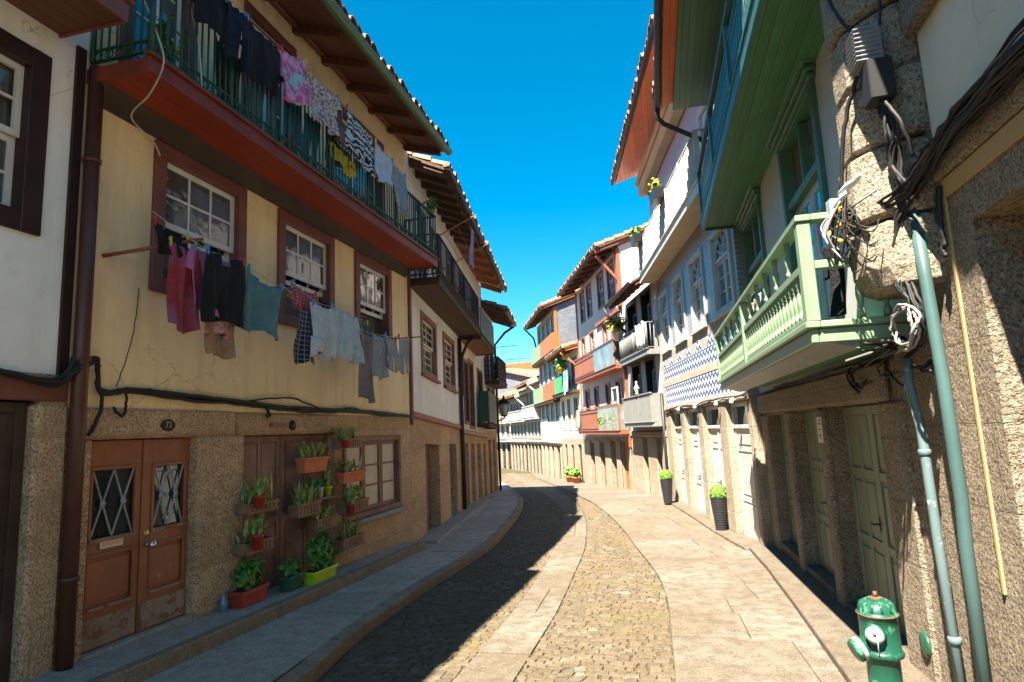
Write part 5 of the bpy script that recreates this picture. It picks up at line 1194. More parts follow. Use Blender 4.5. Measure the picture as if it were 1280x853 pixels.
for i in range(n):
    u=lerp(U0+.1,U1-.1,i/n); w=.055
    prof=[(-.5,5.36),(-.5,5.44),(-.18,5.47),(-.42,5.55),(-.5,5.64),(-.42,5.72),(-.18,5.80),(-.5,5.83),(-.5,5.90)]
    L=[(u+w+w*2*a*.9,z) for a,z in prof]+[(u+w-w*2*a*.9,z) for a,z in reversed(prof)]
    mb.prism([q2.P(a,D-.026,z) for a,z in L],[q2.P(a,D-.010,z) for a,z in L])
mb.build('railing',M['grn_teal'],B2)
# roof
rf=tiled_roof(H,q2,-1.6,4.95,1.22,7.55,-4.5,9.6,M['orange_soffit_r'],M['tile'],M['gutter_b'],0,tiles=True,pitch=.24,rows=1.0,gut_r=.06)
mb=MB(); mb.fb(q2,-1.6,5.0,.0,1.02,7.50,7.555); mb.build('soffit',M['grn_soffit'],rf)
downpipe(H,[q2.P(4.93,1.30,7.52),q2.P(4.95,1.30,7.36),q2.P(4.97,1.2,7.24),q2.P(5.02,.55,6.85),q2.P(5.04,.12,6.6)],.045,M['gutter_b'])
# things on the lower balcony
garment('jacket','black jacket hanging at the near end of the light green balcony','jacket',None,q2,.40,-1.5,-1.12,3.02,3.02,.55,'shirt',C['black'],pegs=0)
garment('towel','grey speckled towel drying over the light green railing','towel',None,q2,.60,.7,1.5,3.06,3.06,.4,'towel',m_cloth('speckled_cloth',(.5,.48,.45),'blotch',(.3,.28,.27),(.6,.58,.55),40),pegs=0)
for i,(u,m) in enumerate(((3.5,'flower_p'),(3.8,'flower_r'),(4.05,'flower_p'))): pot(['pink flowers on the green balcony, nearest of three pots','red flowers in the middle of three pots on the green balcony','pink flowers at the far end of the green balcony'][i],q2.P(u,.55,2.36),.09,.14,'white_pl','leaf','leafy',50,.3,group='flower pots on the green balcony',seed=60+i,flower=m)

# ------------------------------------------------------------------ RIGHT: blue tiled house
q3=F(1.42,11.38,10.5,-1)
H=thing('townhouse','blue tiled house with zigzag tile panels, arched white windows and white balcony','house',(1.2,15,-.4))
OP=[(.10,1.29),(1.87,3.19),(3.67,5.01),(5.53,6.79)]
WN=[(.14,1.46),(2.10,3.38),(4.02,5.30),(5.92,7.22)]
wall('ground_floor_wall',H,q3,-.08,7.66,-1.4,2.06,M['gran_far'],[(a,b,-1.4,2.03) for a,b in OP],.34,5)
wall('upper_wall',H,q3,-.08,7.66,2.06,6.02,M['azulejo'],[(a+.1,b-.1,3.8,5.34) for a,b in WN],.3,5)
wall('top_wall',H,q3,-.08,7.66,6.02,9.0,M['azulejo_up'],[(a+.1,b-.1,6.05,8.05) for a,b in WN],.3,5)
mb=MB(); mb.fb(q3,-.08,7.66,.0,.035,2.063,2.20); mb.fb(q3,-.08,7.66,.0,.03,2.74,2.90); mb.fb(q3,-.08,7.66,-.0,.028,3.262,3.72); mb.fb(q3,7.3,7.66,.0,.026,2.2,6.0)
for i in range(len(WN)-1): pass
mb.build('stone_band',M['stone_lt'],H,bevel=.01)
mb=MB(); mb.fb(q3,-.08,7.3,.0,.022,2.21,2.73); mb.build('tile_panel',M['zigzag'],H)
mb=MB(); pts=[(-.08,2.91)]; top=[]; per=1.02; u=-.08
mb.fb(q3,-.08,7.3,.0,.024,2.91,3.26)
du=.035
zt=lambda u: 3.27+.05*abs(math.cos(math.pi*(u+.08)/per))+.22*max(0,abs(math.cos(math.pi*(u+.08)/per))-.72)/.28
while u<7.27:
    mb.hexa([q3.P(u,0,3.261),q3.P(u+du,0,3.261),q3.P(u+du,.032,3.261),q3.P(u,.032,3.261),q3.P(u,0,zt(u)),q3.P(u+du,0,zt(u+du)),q3.P(u+du,.032,zt(u+du)),q3.P(u,.032,zt(u))]); u+=du
mb.build('tile_panel',M['zigzag'],H)
for i,(a,b) in enumerate(OP):
    mb=MB(); z0=-.62
    panel_door(H,q3,a+.01,b-.01,-.50,1.55,-.09,M['white_wr'],2 if i else 1,1,(1,1.2,.5)); 
    o=surround(H,q3,a,b,1.552,2.03,.07,M['white_wr'],-.06,.2,name='transom'); pane(o,q3,a+.07,b-.07,1.62,1.96,-.16,M['glass'])
pieces('pier',H,q3,[(a,b,-.02,.03,-.9,2.055) for a,b in ((1.30,1.86),(3.20,3.66),(5.02,5.52),(6.80,7.5))],M['gran_far'],.025)
def arched(a,b,z0,z1):
    o=surround(H,q3,a,b,z0,z1,.12,M['white_wr'],.035,.16,sill=.05)
    za=z0+(z1-z0)*.62; um=(a+b)/2
    for k in range(2):
        ua,ub=lerp(a+.12,b-.12,k/2)+.002,lerp(a+.12,b-.12,(k+1)/2)-.002; sash(o,q3,ua,ub,z0+.121,za,-.05,M['white_wr'],1,3,.06,.025)
    mb=MB(); mb.fb(q3,a+.12,b-.12,-.09,-.02,za+.001,za+.07); r=(b-a)/2-.13; zc=za+.07
    for k in range(7):     # fan bars and spandrels
        q=math.pi*k/6; 
        if 0<k<6: mb.bar(q3.P(um,-.05,zc),q3.P(um+r*math.cos(q)*.98,-.05,zc+min(r,z1-.12-zc)*math.sin(q)),.028)
    n=14; hh=min(r,z1-.13-zc)
    arc=[(um+r*math.cos(math.pi*k/n),zc+hh*math.sin(math.pi*k/n)) for k in range(n+1)]
    for lst in ([(b-.12,zc)]+[(b-.12,z1-.12)]+list(reversed([p for p in arc if p[0]>=um-1e-6])),[(a+.12,z1-.12),(a+.12,zc)]+list(reversed([p for p in arc if p[0]<=um+1e-6]))):
        mb.prism([q3.P(x,-.075,z) for x,z in lst],[q3.P(x,-.04,z) for x,z in lst])
    mb.tube([q3.P(um+r*.5*math.cos(math.pi*k/8),-.05,zc+hh*.5*math.sin(math.pi*k/8)) for k in range(9)],.014,5)
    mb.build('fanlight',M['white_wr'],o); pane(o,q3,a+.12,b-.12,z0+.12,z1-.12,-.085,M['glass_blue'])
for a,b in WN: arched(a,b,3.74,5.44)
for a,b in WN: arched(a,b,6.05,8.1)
B=balcony_slab(H,q3,-.05,7.35,.48,5.92,6.04,M['tan'],M['cream_wood'])
railing(B,q3,-.05,7.35,.50,6.08,7.02,M['white_wr'],.115,.010,.035,flat=True)
mb=MB(); mb.fb(q3,-.08,7.7,.0,.30,8.72,9.05); mb.fb(q3,-.08,7.7,.0,.38,9.051,9.22); mb.build('cornice',M['tan'],H,bevel=.04)
tiled_roof(H,q3,-.1,7.75,.98,9.22,-4.5,11.2,M['orange_soffit_r'],M['tile'],M['gutter_b'],0,pitch=.24,rows=1.0,gut_r=.05)
cable('black cables sagging along the band above the white doors',[[q3.P(-.1,.06,2.16),q3.P(1,.06,2.10),q3.P(2.4,.06,2.15),q3.P(4,.06,2.09),q3.P(5.6,.06,2.13),q3.P(7.4,.06,2.08)],[q3.P(-.1,.07,2.12),q3.P(1.6,.07,2.15),q3.P(3.2,.07,2.08),q3.P(5,.07,2.13),q3.P(7.5,.07,2.05)]],.014)
for i,u in enumerate((.55,1.6,3.4,5.2)):
    mb=MB(); c=q3.P(u,.13,2.10); mb.tube([q3.P(u,.03,2.13),c],.012,6); mb.lathe([(.02,.0),(.035,-.03),(.045,-.07),(.03,-.09),(.001,-.095)],c,10); o=mb.build('wall_lamp',M['lamp_glass']); tag(o,['white bulb lamp nearest the green balcony, under the tile panel','white bulb lamp above the first granite pier of the tiled house','white bulb lamp above the second granite pier','farthest white bulb lamp under the tile panel'][i],'lamp','bulb lamps under the tile panel')
def window_box(label,u,f,d,z,ml,seed,fl=None,group='flower boxes on the white balcony'):
    t=thing('flower_box',label,'flower box',f.P(u,d,z),group); mb=MB(); a=[f.P(u-.28,d-.1,z),f.P(u+.28,d-.1,z),f.P(u+.28,d+.1,z),f.P(u-.28,d+.1,z),f.P(u-.32,d-.13,z+.25),f.P(u+.32,d-.13,z+.25),f.P(u+.32,d+.13,z+.25),f.P(u-.32,d+.13,z+.25)]; mb.hexa(a); mb.build('box',M['planter'],t,bevel=.01)
    q=f.P(u,d,z+.38); leaf_clump(q,(.18,.30,.18),130,.11,seed,4).build('plant',M[ml],t); return t
window_box('dark flower box with yellow flowers on the white balcony rail',3.1,q3,.66,6.86,'leaf_yl',71); window_box('dark flower box with pale plants at the far end of the white balcony',6.5,q3,.66,6.86,'leaf_lt',72)
# tall ribbed planters with clipped balls
def tall_planter(label,x,y,z,h):
    t=thing('tall_planter',label,'planter',(x,y,z),'tall ribbed planters with box balls'); pr=[(.10,0)]
    n=13
    for k in range(n):
        a=k/n; r=lerp(.105,.17,a); zz=h*a; pr+=[(r,zz+.003),(r+.012,zz+h/n*.5),(r+.001,zz+h/n-.003)]
    pr+=[(.178,h),(.160,h),(.155,h-.03),(.001,h-.03)]
    mb=MB(); mb.lathe(pr,(x,y,z),28); mb.build('pot',M['planter'],t)
    c=(x,y,z+h+.07); mb=leaf_clump(c,(.175,.175,.165),1500,.038,int(x*100)+5,0,True)
    mb.build('box_ball',M['leaf_lt'],t)
    mb=MB(); mb.lathe([(.001,-.15),(.10,-.12),(.150,0),(.11,.1),(.001,.142)],c,14); mb.build('inner_foliage',M['leaf'],t)
tall_planter('tall black ribbed planter with clipped green ball, nearer one',.915,13.25,zr(13.25)+.072,.64)
tall_planter('tall black ribbed planter with clipped green ball, farther one',-.10,17.75,zr(17.75)+.072,.66)
mb=MB(); c=q3.P(6.2,-.165,-.2)
mb.prism([q3.P(6.2+a,-.168,-.15+b) for a,b in ((-.16,-.14),(.16,-.12),(.14,.0),(.2,.12),(.05,.06),(-.1,.13),(-.05,0))],[q3.P(6.2+a,-.163,-.15+b) for a,b in ((-.16,-.14),(.16,-.12),(.14,.0),(.2,.12),(.05,.06),(-.1,.13),(-.05,0))])
o=mb.build('sticker',M['red_ink']); tag(o,'small faded red mark low on a white door behind the farther planter','sticker')

# ------------------------------------------------------------------ RIGHT: narrow grey house
q4=F(.03,18.95,16.6,-1)
H=thing('townhouse','narrow grey house with two metal balconies and dark recessed windows, beside the tiled house','house',(0,20,-.5))
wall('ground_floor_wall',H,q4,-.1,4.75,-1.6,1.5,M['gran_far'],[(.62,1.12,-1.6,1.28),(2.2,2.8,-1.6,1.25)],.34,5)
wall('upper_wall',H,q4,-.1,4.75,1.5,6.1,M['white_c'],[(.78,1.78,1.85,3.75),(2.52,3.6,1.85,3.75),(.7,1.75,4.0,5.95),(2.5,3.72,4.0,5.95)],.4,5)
for a,b,c,d in ((.70,1.86,1.8,3.83),(2.44,3.68,1.8,3.83),(.62,1.83,3.95,6.0),(2.42,3.80,3.95,6.0)):
    o=surround(H,q4,a,b,c,d,.09,M['blk_iron'],.02,.3); sash(o,q4,a+.3,b-.09,c+.09,d-.35,-.18,M['white_wr'],2,4,.07,.03); pane(o,q4,a+.09,b-.09,c+.09,d-.09,-.24,M['glass'])
for a,b in ((.63,1.11),(2.21,2.79)): panel_door(H,q4,a,b,-.65,1.25,-.10,M['wood_dark'],1,2,(1,1.6))
pieces('pier',H,q4,[(1.13,2.19,-.02,.05,-1,1.3),(-.05,.61,-.02,.05,-1,1.3),(2.81,4.3,-.02,.05,-1,1.3)],M['gran_far'],.03); pieces('lintel',H,q4,[(-.05,4.6,.0,.08,1.3,1.5)],M['gran_far'],.03)
B=balcony_slab(H,q4,.05,3.6,.38,1.66,1.74,M['old_soffit'],M['grey_p']); mb=MB(); mb.fb(q4,.05,3.6,.39,.415,1.78,2.62); mb.fb(q4,.05,.07,.03,.39,1.78,2.62); mb.fb(q4,3.58,3.6,.03,.39,1.78,2.62)
for k in range(24): u=.05+.148*k; mb.fb(q4,u,u+.02,.416,.43,1.78,2.6)
mb.fb(q4,.02,3.63,.37,.45,2.62,2.66); mb.build('balcony_panel',M['grey_p'],B)
B=balcony_slab(H,q4,.05,3.6,.38,3.82,3.93,M['old_soffit'],M['grey_p']); railing(B,q4,.05,3.6,.40,3.97,4.78,M['grey_p'],.13,.012,.03)
mb=MB(); mb.grid(lambda s,t:q4.P(lerp(.1,1.0,s),.44+.03*math.sin(s*14),lerp(4.82,4.05,t)+.02*math.sin(s*9)),14,4); o=mb.build('cloth_cover',M['white_w'],solid=.005) ; tag(o,'white cloth tied over the upper grey railing','cloth')
tiled_roof(H,q4,-.15,3.8,.72,5.98,-.3,6.55,M['brown_soffit'],M['gutter_b'],M['gutter_b'],.6,tiles=False)
downpipe(H,[q4.P(3.6,.9,5.95),q4.P(3.55,.75,5.6),q4.P(3.5,.15,5.0)],.05,M['gutter_b']); downpipe(H,[q4.P(.02,.08,-.6),q4.P(.02,.08,2.6)],.05,M['gutter_b'])
mb=MB(); mb.lathe([(.05,0),(.08,.03),(.04,.08),(.09,.16),(.1,.22),(.05,.30),(.03,.36),(.05,.40),(.001,.46)],q4.P(1.6,.41,2.665),12); o=mb.build('finial',M['slab_sill']); tag(o,'small grey stone finial standing on the lower grey balcony','ornament')
pot('large yellow green plant in white pot at the end of the upper grey balcony',q4.P(3.75,.4,4.75),.2,.3,'white_pl','leaf_yl',.26,90,.7,group=None,seed=80,prad=(.42,.42,.38))
# ------------------------------------------------------------------ RIGHT: white house with rust red balconies
q5=F(-1.36,23.45,19.5,-1)
H=thing('townhouse','tall white house with rust red timber, glazed attic and pink gable','house',(-2.5,27,-.6))
wall('ground_floor_wall',H,q5,-.05,7.75,-2,1.3,M['gran_far'],[(.25,1.1,-2,1.1),(1.75,2.55,-2,1.1),(3.6,4.4,-2,1.0),(5.5,6.3,-2,.98)],.34,6)
LW=[(.34,1.27),(2.1,2.93),(4.15,5.0),(5.9,6.85)]; MW=[(.45,1.4),(1.95,2.8),(4.3,5.25),(6.15,7.05)]; AW=[(.45,1.5),(2.1,3.2),(4.35,5.35),(5.8,6.8)]
wall('upper_wall',H,q5,-.05,7.75,1.3,6.1,M['white_c'],[(a+.06,b-.06,1.7,3.42) for a,b in LW]+[(a+.06,b-.06,4.15,6.0) for a,b in MW],.3,6)
wall('attic_wall',H,q5,-.05,7.75,6.1,8.45,M['white_c'],[(a+.06,b-.06,6.75,8.18) for a,b in AW],.3,6)
mb=MB(); mb.add([q5.P(-.052,-.02,6.1),q5.P(-.052,-5.5,6.1),q5.P(-.052,-5.5,10.6),q5.P(-.052,-.02,8.5),q5.P(-.30,-.02,6.1),q5.P(-.30,-5.5,6.1),q5.P(-.30,-5.5,10.6),q5.P(-.30,-.02,8.5)],[(0,1,2,3),(4,7,6,5),(0,3,7,4),(1,5,6,2),(3,2,6,7),(0,4,5,1)]); mb.build('gable_wall',M['pink'],H)
for a,b in LW: window(H,q5,a,b,1.62,3.5,.09,M['brown_fr'],M['white_wr'],1,4,leaves=2,rec=-.06,gl='glass_old')
for a,b in MW: window(H,q5,a,b,4.1,6.05,.09,M['redwood'],M['white_wr'],2,3,leaves=1,split=2,rec=-.05,gl='glass_old')
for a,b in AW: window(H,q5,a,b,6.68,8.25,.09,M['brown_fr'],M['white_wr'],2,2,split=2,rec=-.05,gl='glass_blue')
pieces('timber_post',H,q5,[(-.32,-.02,-.05,.09,6.17,8.4),(7.6,7.75,.0,.06,.9,8.4),(-.30,-.2,-.05,.08,.9,4.0)],M['redwood'],.01); pieces('timber_beam',H,q5,[(-.05,3.7,.0,.10,6.02,6.16)],M['redwood'],.01)
for i,(a,b) in enumerate(((.26,1.09),(1.76,2.54),(3.61,4.39),(5.51,6.29))): panel_door(H,q5,a,b,-.85,1.09,-.09,M['orangewood'] if i<2 else M['redwood'],1 if i>1 else 2,1 if i<2 else 2,(1,1.4))
pieces('pier',H,q5,[(1.12,1.73,-.0,.06,-1.5,1.15),(2.58,3.57,-.0,.06,-1.5,1.15),(4.43,5.47,.0,.06,-1.5,1.12),(6.33,7.6,.0,.06,-1.5,1.12)],M['gran_far'],.03)
for z0,z1,mid in ((1.50,2.48,2.75),(3.92,4.88,2.9)):
    B=balcony_slab(H,q5,-.3,6.9,.42,z0-.08,z0,M['orange_soffit_r'],M['redwood'])
    mb=MB(); mb.fb(q5,-.3,mid,.43,.455,z0+.04,z1); mb.fb(q5,-.3,-.28,.03,.43,z0+.04,z1); mb.build('glass_panel',M['glass_panel'],B)
    mb=MB()
    for k in range(34): u=lerp(mid+.06,6.84,k/33); mb.fb(q5,u-.038,u+.038,.43+.006*(k%2),.455,z0+.04,z1-.03)
    mb.fb(q5,mid+.01,6.9,.456,.475,z0+.12,z0+.2); mb.fb(q5,mid+.01,6.9,.456,.475,z1-.18,z1-.10)
    mb.fb(q5,6.88,6.9,.03,.43,z0+.04,z1); mb.build('balcony_panel',M['redbrown_p'],B)
    mb=MB(); mb.fb(q5,-.32,6.92,.41,.49,z1+.001,z1+.05)
    for u in (-.29,1.3,mid,4.8,6.89): mb.fb(q5,u-.025,u+.025,.38,.428,z0+.04,z1)
    mb.build('rail',M['redwood'],B)
rf=tiled_roof(H,q5,-.5,7.9,.80,8.38,-5.5,10.75,M['brown_soffit'],M['tile'],M['gutter_b'],.9,pitch=.26,rows=6,gut_r=.06)
mb=MB(); mb.bar(q5.P(-.35,.92,8.30),q5.P(-.35,-5.6,10.72),.09,.2); mb.bar(q5.P(-.2,.05,7.2),q5.P(-.2,.85,8.15),.09); mb.build('barge_board',M['redwood'],rf)
H2=H
for i,(u,ml,fl) in enumerate(((.2,'leaf_yl',None),(.9,'leaf_lt','flower_r'),(1.7,'leaf_yl',None),(2.4,'leaf_lt',None))):
    pot(['yellow green plant nearest on the lower glass balcony','plant with red flowers, second on the lower glass balcony','yellow plant, third on the lower glass balcony','light green plant, last on the lower glass balcony'][i],q5.P(u,.24,1.52),.14,.22,'terra',ml,.2,70,.55,group='plants on the lower glass balcony',seed=90+i,flower=fl,prad=(.28,.3,.3))
for i,(u,m) in enumerate(((6.2,C['teal']),(6.5,C['white']),(6.8,'o'))):
    garment('towel',['teal towel over the end of the lower rust red balcony','white towel beside the teal one on the lower red balcony','orange towel at the far end of the lower red balcony'][i],'towel','towels on the lower red balcony',q5,.50,u-.14,u+.14,2.5,2.5,.8,'towel',m if m!='o' else m_cloth('orange_cloth',(.6,.18,.04)),pegs=0,sag=0)
o=surround(H,q5,-.25,.55,2.35,3.15,.06,M['white_wr'],.40,-.34,name='open_casement'); 
# row of potted plants at the foot
for i,(x,y,s) in enumerate(((-4.12,31.0,1),(-4.35,31.8,1.1),(-4.75,32.6,1))): pot(['leafy terracotta pot nearest on the far right pavement','middle leafy terracotta pot on the far right pavement','farthest leafy terracotta pot on the far right pavement'][i],(x-.35,y,zr(y)+.04),.17*s,.30,'terra','leaf_lt',.16,110,.5,group='terracotta pots on the far right pavement',seed=100+i,prad=(.33,.33,.3))
# ------------------------------------------------------------------ RIGHT: low house, slate house, white houses
q6=F(-4.0,30.9,20,-1)
H=thing('townhouse','low ochre house with small tiled canopy, between rust red and slate houses','house',(-5,33.5,-1))
wall('ground_floor_wall',H,q6,-.0,5.7,-2.5,1.15,M['gran_far'],[(.6,1.4,-2.5,.85),(2.5,3.2,-2.5,.8),(4.3,5.0,-2.5,.8)],.34,5)
wall('upper_wall',H,q6,-.0,5.7,1.15,5.8,M['cream'],[(.6,1.8,1.7,3.3),(2.6,3.6,1.7,3.3),(4.2,5.2,1.7,3.3),(.6,1.8,4.0,5.3),(2.6,3.6,4.0,5.3),(4.2,5.2,4.0,5.3)],.3,5)
for a,b in ((.5,1.9),(2.5,3.7),(4.1,5.3)):
    window(H,q6,a,b,1.6,3.4,.1,M['cream_wood'],M['white_wr'],1,3,leaves=2,rec=-.06); window(H,q6,a,b,3.9,5.4,.1,M['grey_p'],M['white_wr'],1,3,leaves=2,rec=-.06)
for a,b in ((.61,1.39),(2.51,3.19),(4.31,4.99)): panel_door(H,q6,a,b,-1.2,.79,-.08,M['wood_dark'],1,2,(1,1.4))
B=balcony_slab(H,q6,.2,5.6,.42,3.50,3.60,M['old_soffit'],M['wood_dark']); 
mb=MB(); mb.fb(q6,1.9,4.6,.43,.46,3.64,4.55); mb.build('balcony_panel',M['grn_bright'],B); mb=MB(); mb.fb(q6,4.61,5.6,.43,.46,3.64,4.55); mb.build('balcony_panel',M['orange_p'],B)
tiled_roof(H,q6,-.1,5.5,.75,5.65,-3.5,6.9,M['brown_soffit'],M['tile'],M['gutter_b'],.9,pitch=.3,rows=4,mraft=M['orangewood'])
mb=MB(); mb.bar(q6.P(.15,.05,4.8),q6.P(.15,.9,5.5),.1); mb.build('strut',M['orangewood'],H)
garment('towel','white and turquoise towel drying on the green balcony of the low ochre house','towel',None,q6,.52,.5,1.7,4.75,4.6,1.2,'towel',m_cloth('turquoise_print',(.68,.7,.7),'blotch',(.08,.42,.50),(.1,.5,.55),2.2),pegs=0,sag=0)
pot('dark hanging plant on the balcony of the low ochre house',q6.P(1.9,.6,4.6),.2,.3,'yellow_pl','leaf',.25,80,.6,group=None,seed=120,prad=(.4,.4,.4))
H=thing('townhouse','tall house with dark slate gable and orange and green balconies','house',(-7,38.5,-1))
wall('ground_floor_wall',H,q6,5.7,13.2,-3,.8,M['gran_far'],[(6.12,7.12,-3,.6),(7.95,8.92,-3,.6),(9.75,10.72,-3,.6),(11.55,12.52,-3,.6)],.34,6)
wall('upper_wall',H,q6,5.7,13.2,.8,9.0,M['white_c'],[(6.0+1.8*k,7.2+1.8*k,z0,z1) for k in range(4) for z0,z1 in ((2.2,3.4),(4.7,6.1),(7.35,8.7))],.3,6)
for k in range(4):
    a,b=5.95+1.8*k,7.25+1.8*k
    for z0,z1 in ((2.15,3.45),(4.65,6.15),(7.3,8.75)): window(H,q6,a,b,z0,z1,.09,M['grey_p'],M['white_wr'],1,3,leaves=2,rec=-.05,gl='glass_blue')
    panel_door(H,q6,6.13+1.81*k,7.10+1.805*k,-1.4,.59,-.03,M['wood_dark'],1,2,(1,1.4))
mb=MB(); mb.fb(q6,5.75,10.2,.02,.05,.85,2.1); mb.build('facing_panel',M['cream'],H); mb=MB(); mb.fb(q6,10.21,13.2,.02,.05,.85,2.4); mb.build('facing_panel',M['white_c'],H)
mb=MB(); mb.add([q6.P(u,d,z) for u in (5.69,5.55) for d,z in ((-.05,5.6),(-6,5.6),(-6,11.4),(-.05,9.0))],[(0,1,2,3),(4,7,6,5),(0,3,7,4),(3,2,6,7),(0,4,5,1),(1,5,6,2)]); mb.build('slate_gable',M['slate'],H)
mb=MB(); mb.fb(q6,5.5,5.72,-.04,.12,5.5,8.95); mb.build('corner_post',M['orange_p'],H)
for z0,z1,sp in ((3.40,4.45,8.9),(6.2,7.25,9.2)):
    u0=5.7 if z0<5 else 4.5
    B=balcony_slab(H,q6,u0,13.3,.44,z0-.1,z0,M['old_soffit'],M['wood_dark']); mb=MB(); mb.fb(q6,u0,sp,.45,.48,z0+.03,z1); mb.fb(q6,u0,u0+.03,.05,.45,z0+.03,z1); mb.build('balcony_panel',M['orange_p'],B); mb=MB(); mb.fb(q6,sp+.01,13.3,.45,.48,z0+.03,z1); mb.build('balcony_panel',M['grn_lime'],B)
rf=tiled_roof(H,q6,5.3,13.4,.8,8.95,-6,11.6,M['brown_soffit'],M['tile_pale'],M['gutter_b'],.9,pitch=.32,rows=6)
mb=MB(); mb.bar(q6.P(5.4,.95,8.92),q6.P(5.4,-6,11.55),.1,.3); mb.build('barge_board',M['orange_p'],rf)
downpipe(H,[q6.P(13.0,.95,8.9),q6.P(13.0,.3,8.2),q6.P(13.0,.1,7.3)],.06,M['gutter_b'])
mb=MB(); mb.fb(q6,4.65,5.3,.1,.42,6.3,7.15); mb.fb(q6,4.64,4.65,.2,.36,6.5,6.95); o=mb.build('air_conditioner',M['white_pl'],bevel=.02); tag(o,'white air conditioning unit standing on the upper orange balcony','air conditioner')
pieces('pier',H,q6,[(u,u+.34,.0,.10,-2.2,.72) for u in (5.75,7.15,7.75,8.95,9.55,10.75,11.35,12.55,12.95)],M['gran_far'],.03)
pieces('beam',H,q6,[(5.72,13.2,.0,.16,.725,.84)],M['wood_dark'],.01)
# plain white houses further on
def far_house(label,f,u0,u1,zb,ze,mw,wz,balc,n,gw='white_wood',extra=None):
    H=thing('townhouse',label,'house',f.P((u0+u1)/2,-1,zb-2)); wall('ground_floor_wall',H,f,u0,u1,zb-4,zb,M['gran_far'],[(lerp(u0,u1,(k+.14)/n),lerp(u0,u1,(k+.66)/n),zb-4,zb-.2) for k in range(n)],.34,6)
    hs=[(lerp(u0,u1,(k+.2)/n),lerp(u0,u1,(k+.8)/n),a,b) for k in range(n) for a,b in wz]
    wall('upper_wall',H,f,u0,u1,zb,ze,mw,hs,.3,6)
    for a,b,c,d in hs: window(H,f,a-.08,b+.08,c-.08,d+.08,.1,M['grey_p'],M[gw],1,3,leaves=2,rec=-.05,gl='glass_old')
    for k in range(n): panel_door(H,f,lerp(u0,u1,(k+.14)/n)+.01,lerp(u0,u1,(k+.66)/n)-.01,zb-2.2,zb-.21,-.02,M['wood_dark'],1,2,(1,1.4),handle=False)
    pieces('pier',H,f,[(u,u+.36,.0,.10,zb-3.2,zb-.08) for k in range(n) for u in (lerp(u0,u1,(k+.68)/n),)],M['gran_far'],.03)
    pieces('beam',H,f,[(u0,u1,.0,.17,zb-.07,zb+.06)],M['wood_dark'],.01)
    for z0,z1,mm in balc:
        B=balcony_slab(H,f,u0+.1,u1-.1,.4,z0-.1,z0,M['tan'],M['white_wr']); mb=MB(); nb=max(4,int((u1-u0)/.22)); [mb.fb(f,lerp(u0+.1,u1-.1,k/nb)+.02,lerp(u0+.1,u1-.1,(k+1)/nb)-.02,.41,.44,z0+.02,z1) for k in range(nb)]; mb.fb(f,u0+.1,u1-.1,.441,.47,z1-.08,z1+.01); mb.fb(f,u0+.1,u0+.14,.04,.41,z0+.02,z1); mb.build('balcony_panel',mm,B)
    tiled_roof(H,f,u0-.2,u1+.2,.75,ze-.1,-6,ze+2.2,M['old_soffit'],M['tile_pale'],None,.9,pitch=.36,rows=6)
    mb=MB(); mb.bar(f.P(u0-.15,.95,ze-.12),f.P(u0-.15,-6,ze+2.2),.12,.22); mb.bar(f.P(u0-.1,.03,ze-1.0),f.P(u0-.1,.9,ze-.2),.1); mb.build('barge_board',M['cream_wood'],H)
    return H
q7=F(-8.55,43.4,23,-1)
far_house('white far house with tan balcony panel, next to the slate gable','f' and q7,.0,5.4,.75,5.1,M['white_far'],[(1.1,2.3),(3.3,4.6)],[(2.6,3.5,M['white_far'])],4,'wood_far')
q8=F(-10.7,48.4,26,-1)
far_house('white far house with two white balconies near the bend',q8,.0,6.2,.7,4.5,M['white_far'],[(1.1,2.2),(3.0,4.0)],[(2.5,3.3,M['white_far'])],5,'wood_far')
q10=F(-13.5,54.2,36,-1)
far_house('cream far house with two balconies, farthest facade at the bend',q10,.0,9,.7,4.6,M['cream'],[(1.1,2.2),(3.0,4.1)],[(2.5,3.3,M['wood_far']),(.85,1.05,M['wood_far'])],7,'wood_far')
for i,(u,z,m) in enumerate(((1.0,3.35,'flower_p'),(2.6,3.35,'flower_r'),(4.2,3.35,'flower_p'))): pot(['pink flowers at the near end of the farthest balcony','red flowers on the farthest balcony at the bend','pink flowers further along the farthest balcony'][i],q10.P(u,.35,2.55),.25,.5,'white_pl','leaf',.2,60,.9,group='flower pots at the far bend',seed=40+i,flower=m)
# slate gable and orange roof closing the street
q9=F(-20,58,88,-1)
fA=F(-13.0,56.5,62,-1)
H=thing('townhouse','far house with blue grey slate gable wall closing the street','house',fA.P(3,0,-2))
wall('ground_floor_wall',H,fA,-3,10,-4,3.6,M['white_far'],[(-1.5,-.3,1.2,3.0),(1.2,2.4,1.2,3.0),(4,5.2,1.2,3.0)],.3,6)
for a,b in ((-1.6,-.2),(1.1,2.5),(3.9,5.3)): window(H,fA,a,b,1.1,3.1,.1,M['orange_p'],M['white_wr'],1,3,leaves=2)
mb=MB(); pts=[(-3,3.6),(10,3.6),(10,4.6),(3.2,7.7),(-3,6.2)]; mb.prism([fA.P(u,.0,z) for u,z in pts],[fA.P(u,-6,z) for u,z in pts]); mb.build('slate_gable',M['slate'],H)
mb=MB(); mb.prism([fA.P(u,.4,z) for u,z in ((10.3,4.5),(3.2,7.72),(3.2,7.95),(10.3,4.72))],[fA.P(u,-6.2,z) for u,z in ((10.3,4.5),(3.2,7.72),(3.2,7.95),(10.3,4.72))]); mb.prism([fA.P(u,.4,z) for u,z in ((3.19,7.72),(-3.2,6.1),(-3.2,6.35),(3.19,7.95))],[fA.P(u,-6.2,z) for u,z in ((3.19,7.72),(-3.2,6.1),(-3.2,6.35),(3.19,7.95))]); mb.build('roof',M['tile_pale'],H)
fB=F(-15.5,66,72,-1)
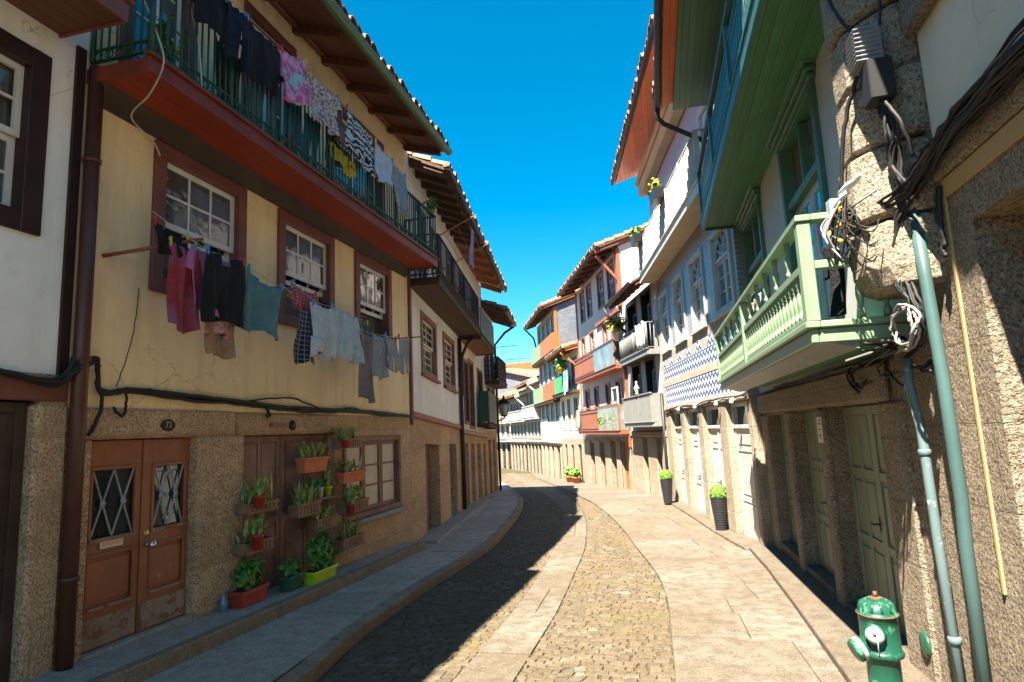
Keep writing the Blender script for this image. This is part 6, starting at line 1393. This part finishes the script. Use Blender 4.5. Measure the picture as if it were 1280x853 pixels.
H=thing('townhouse','farthest house with bright orange tiled roof above the slate gable','house',fB.P(3,0,-2))
wall('upper_wall',H,fB,-5,10,-4,7.7,M['white_far'],[],.3,6)
tiled_roof(H,fB,-5.4,10.4,.7,7.6,-5,9.6,M['old_soffit'],M['tile_or'],None,0,pitch=.5,rows=5)

# ------------------------------------------------------------------ camera, sun, sky
cam=bpy.data.cameras.new('camera'); co=bpy.data.objects.new('camera',cam); COL.objects.link(co)
cam.sensor_width=36; cam.lens=21.684; cam.clip_start=.05; cam.clip_end=2000
co.matrix_world=Matrix(((0.969838,0.077444,0.231120,0.000),(0.239623,-0.129172,-0.962235,0.000),(-0.044665,0.988594,-0.143833,1.700),(0,0,0,1)))
SC.camera=co
SD=Vector((.20,.60,-1)).normalized()
sun=bpy.data.lights.new('sun','SUN'); sun.energy=4.2; sun.angle=R(.53); sun.color=(1,.915,.79)
so=bpy.data.objects.new('sun',sun); COL.objects.link(so); so.rotation_euler=SD.to_track_quat('-Z','Y').to_euler(); so.location=(-5,-8,30)
W=bpy.data.worlds.new('World'); SC.world=W; W.use_nodes=True; nt=W.node_tree
bg=nt.nodes['Background']; sk=nt.nodes.new('ShaderNodeTexSky'); sk.sky_type='NISHITA'; sk.sun_disc=False
sk.sun_elevation=math.asin(-SD.z); sk.sun_rotation=math.atan2(-SD.x,-SD.y); sk.ozone_density=5.0; sk.air_density=1.0; sk.dust_density=.2; sk.altitude=200
hs=nt.nodes.new('ShaderNodeHueSaturation'); hs.inputs['Hue'].default_value=.478; hs.inputs['Saturation'].default_value=1.42; hs.inputs['Value'].default_value=1.0
nt.links.new(sk.outputs[0],hs.inputs['Color']); nt.links.new(hs.outputs[0],bg.inputs[0]); bg.inputs[1].default_value=.036
vs=SC.view_settings; vs.view_transform='Standard'; vs.look='None'; vs.gamma=1; vs.use_curve_mapping=False; vs.exposure=2.82
SC.cycles.max_bounces=12; SC.cycles.diffuse_bounces=8; SC.cycles.glossy_bounces=3; SC.cycles.transmission_bounces=2
SC.cycles.caustics_reflective=False; SC.cycles.caustics_refractive=False
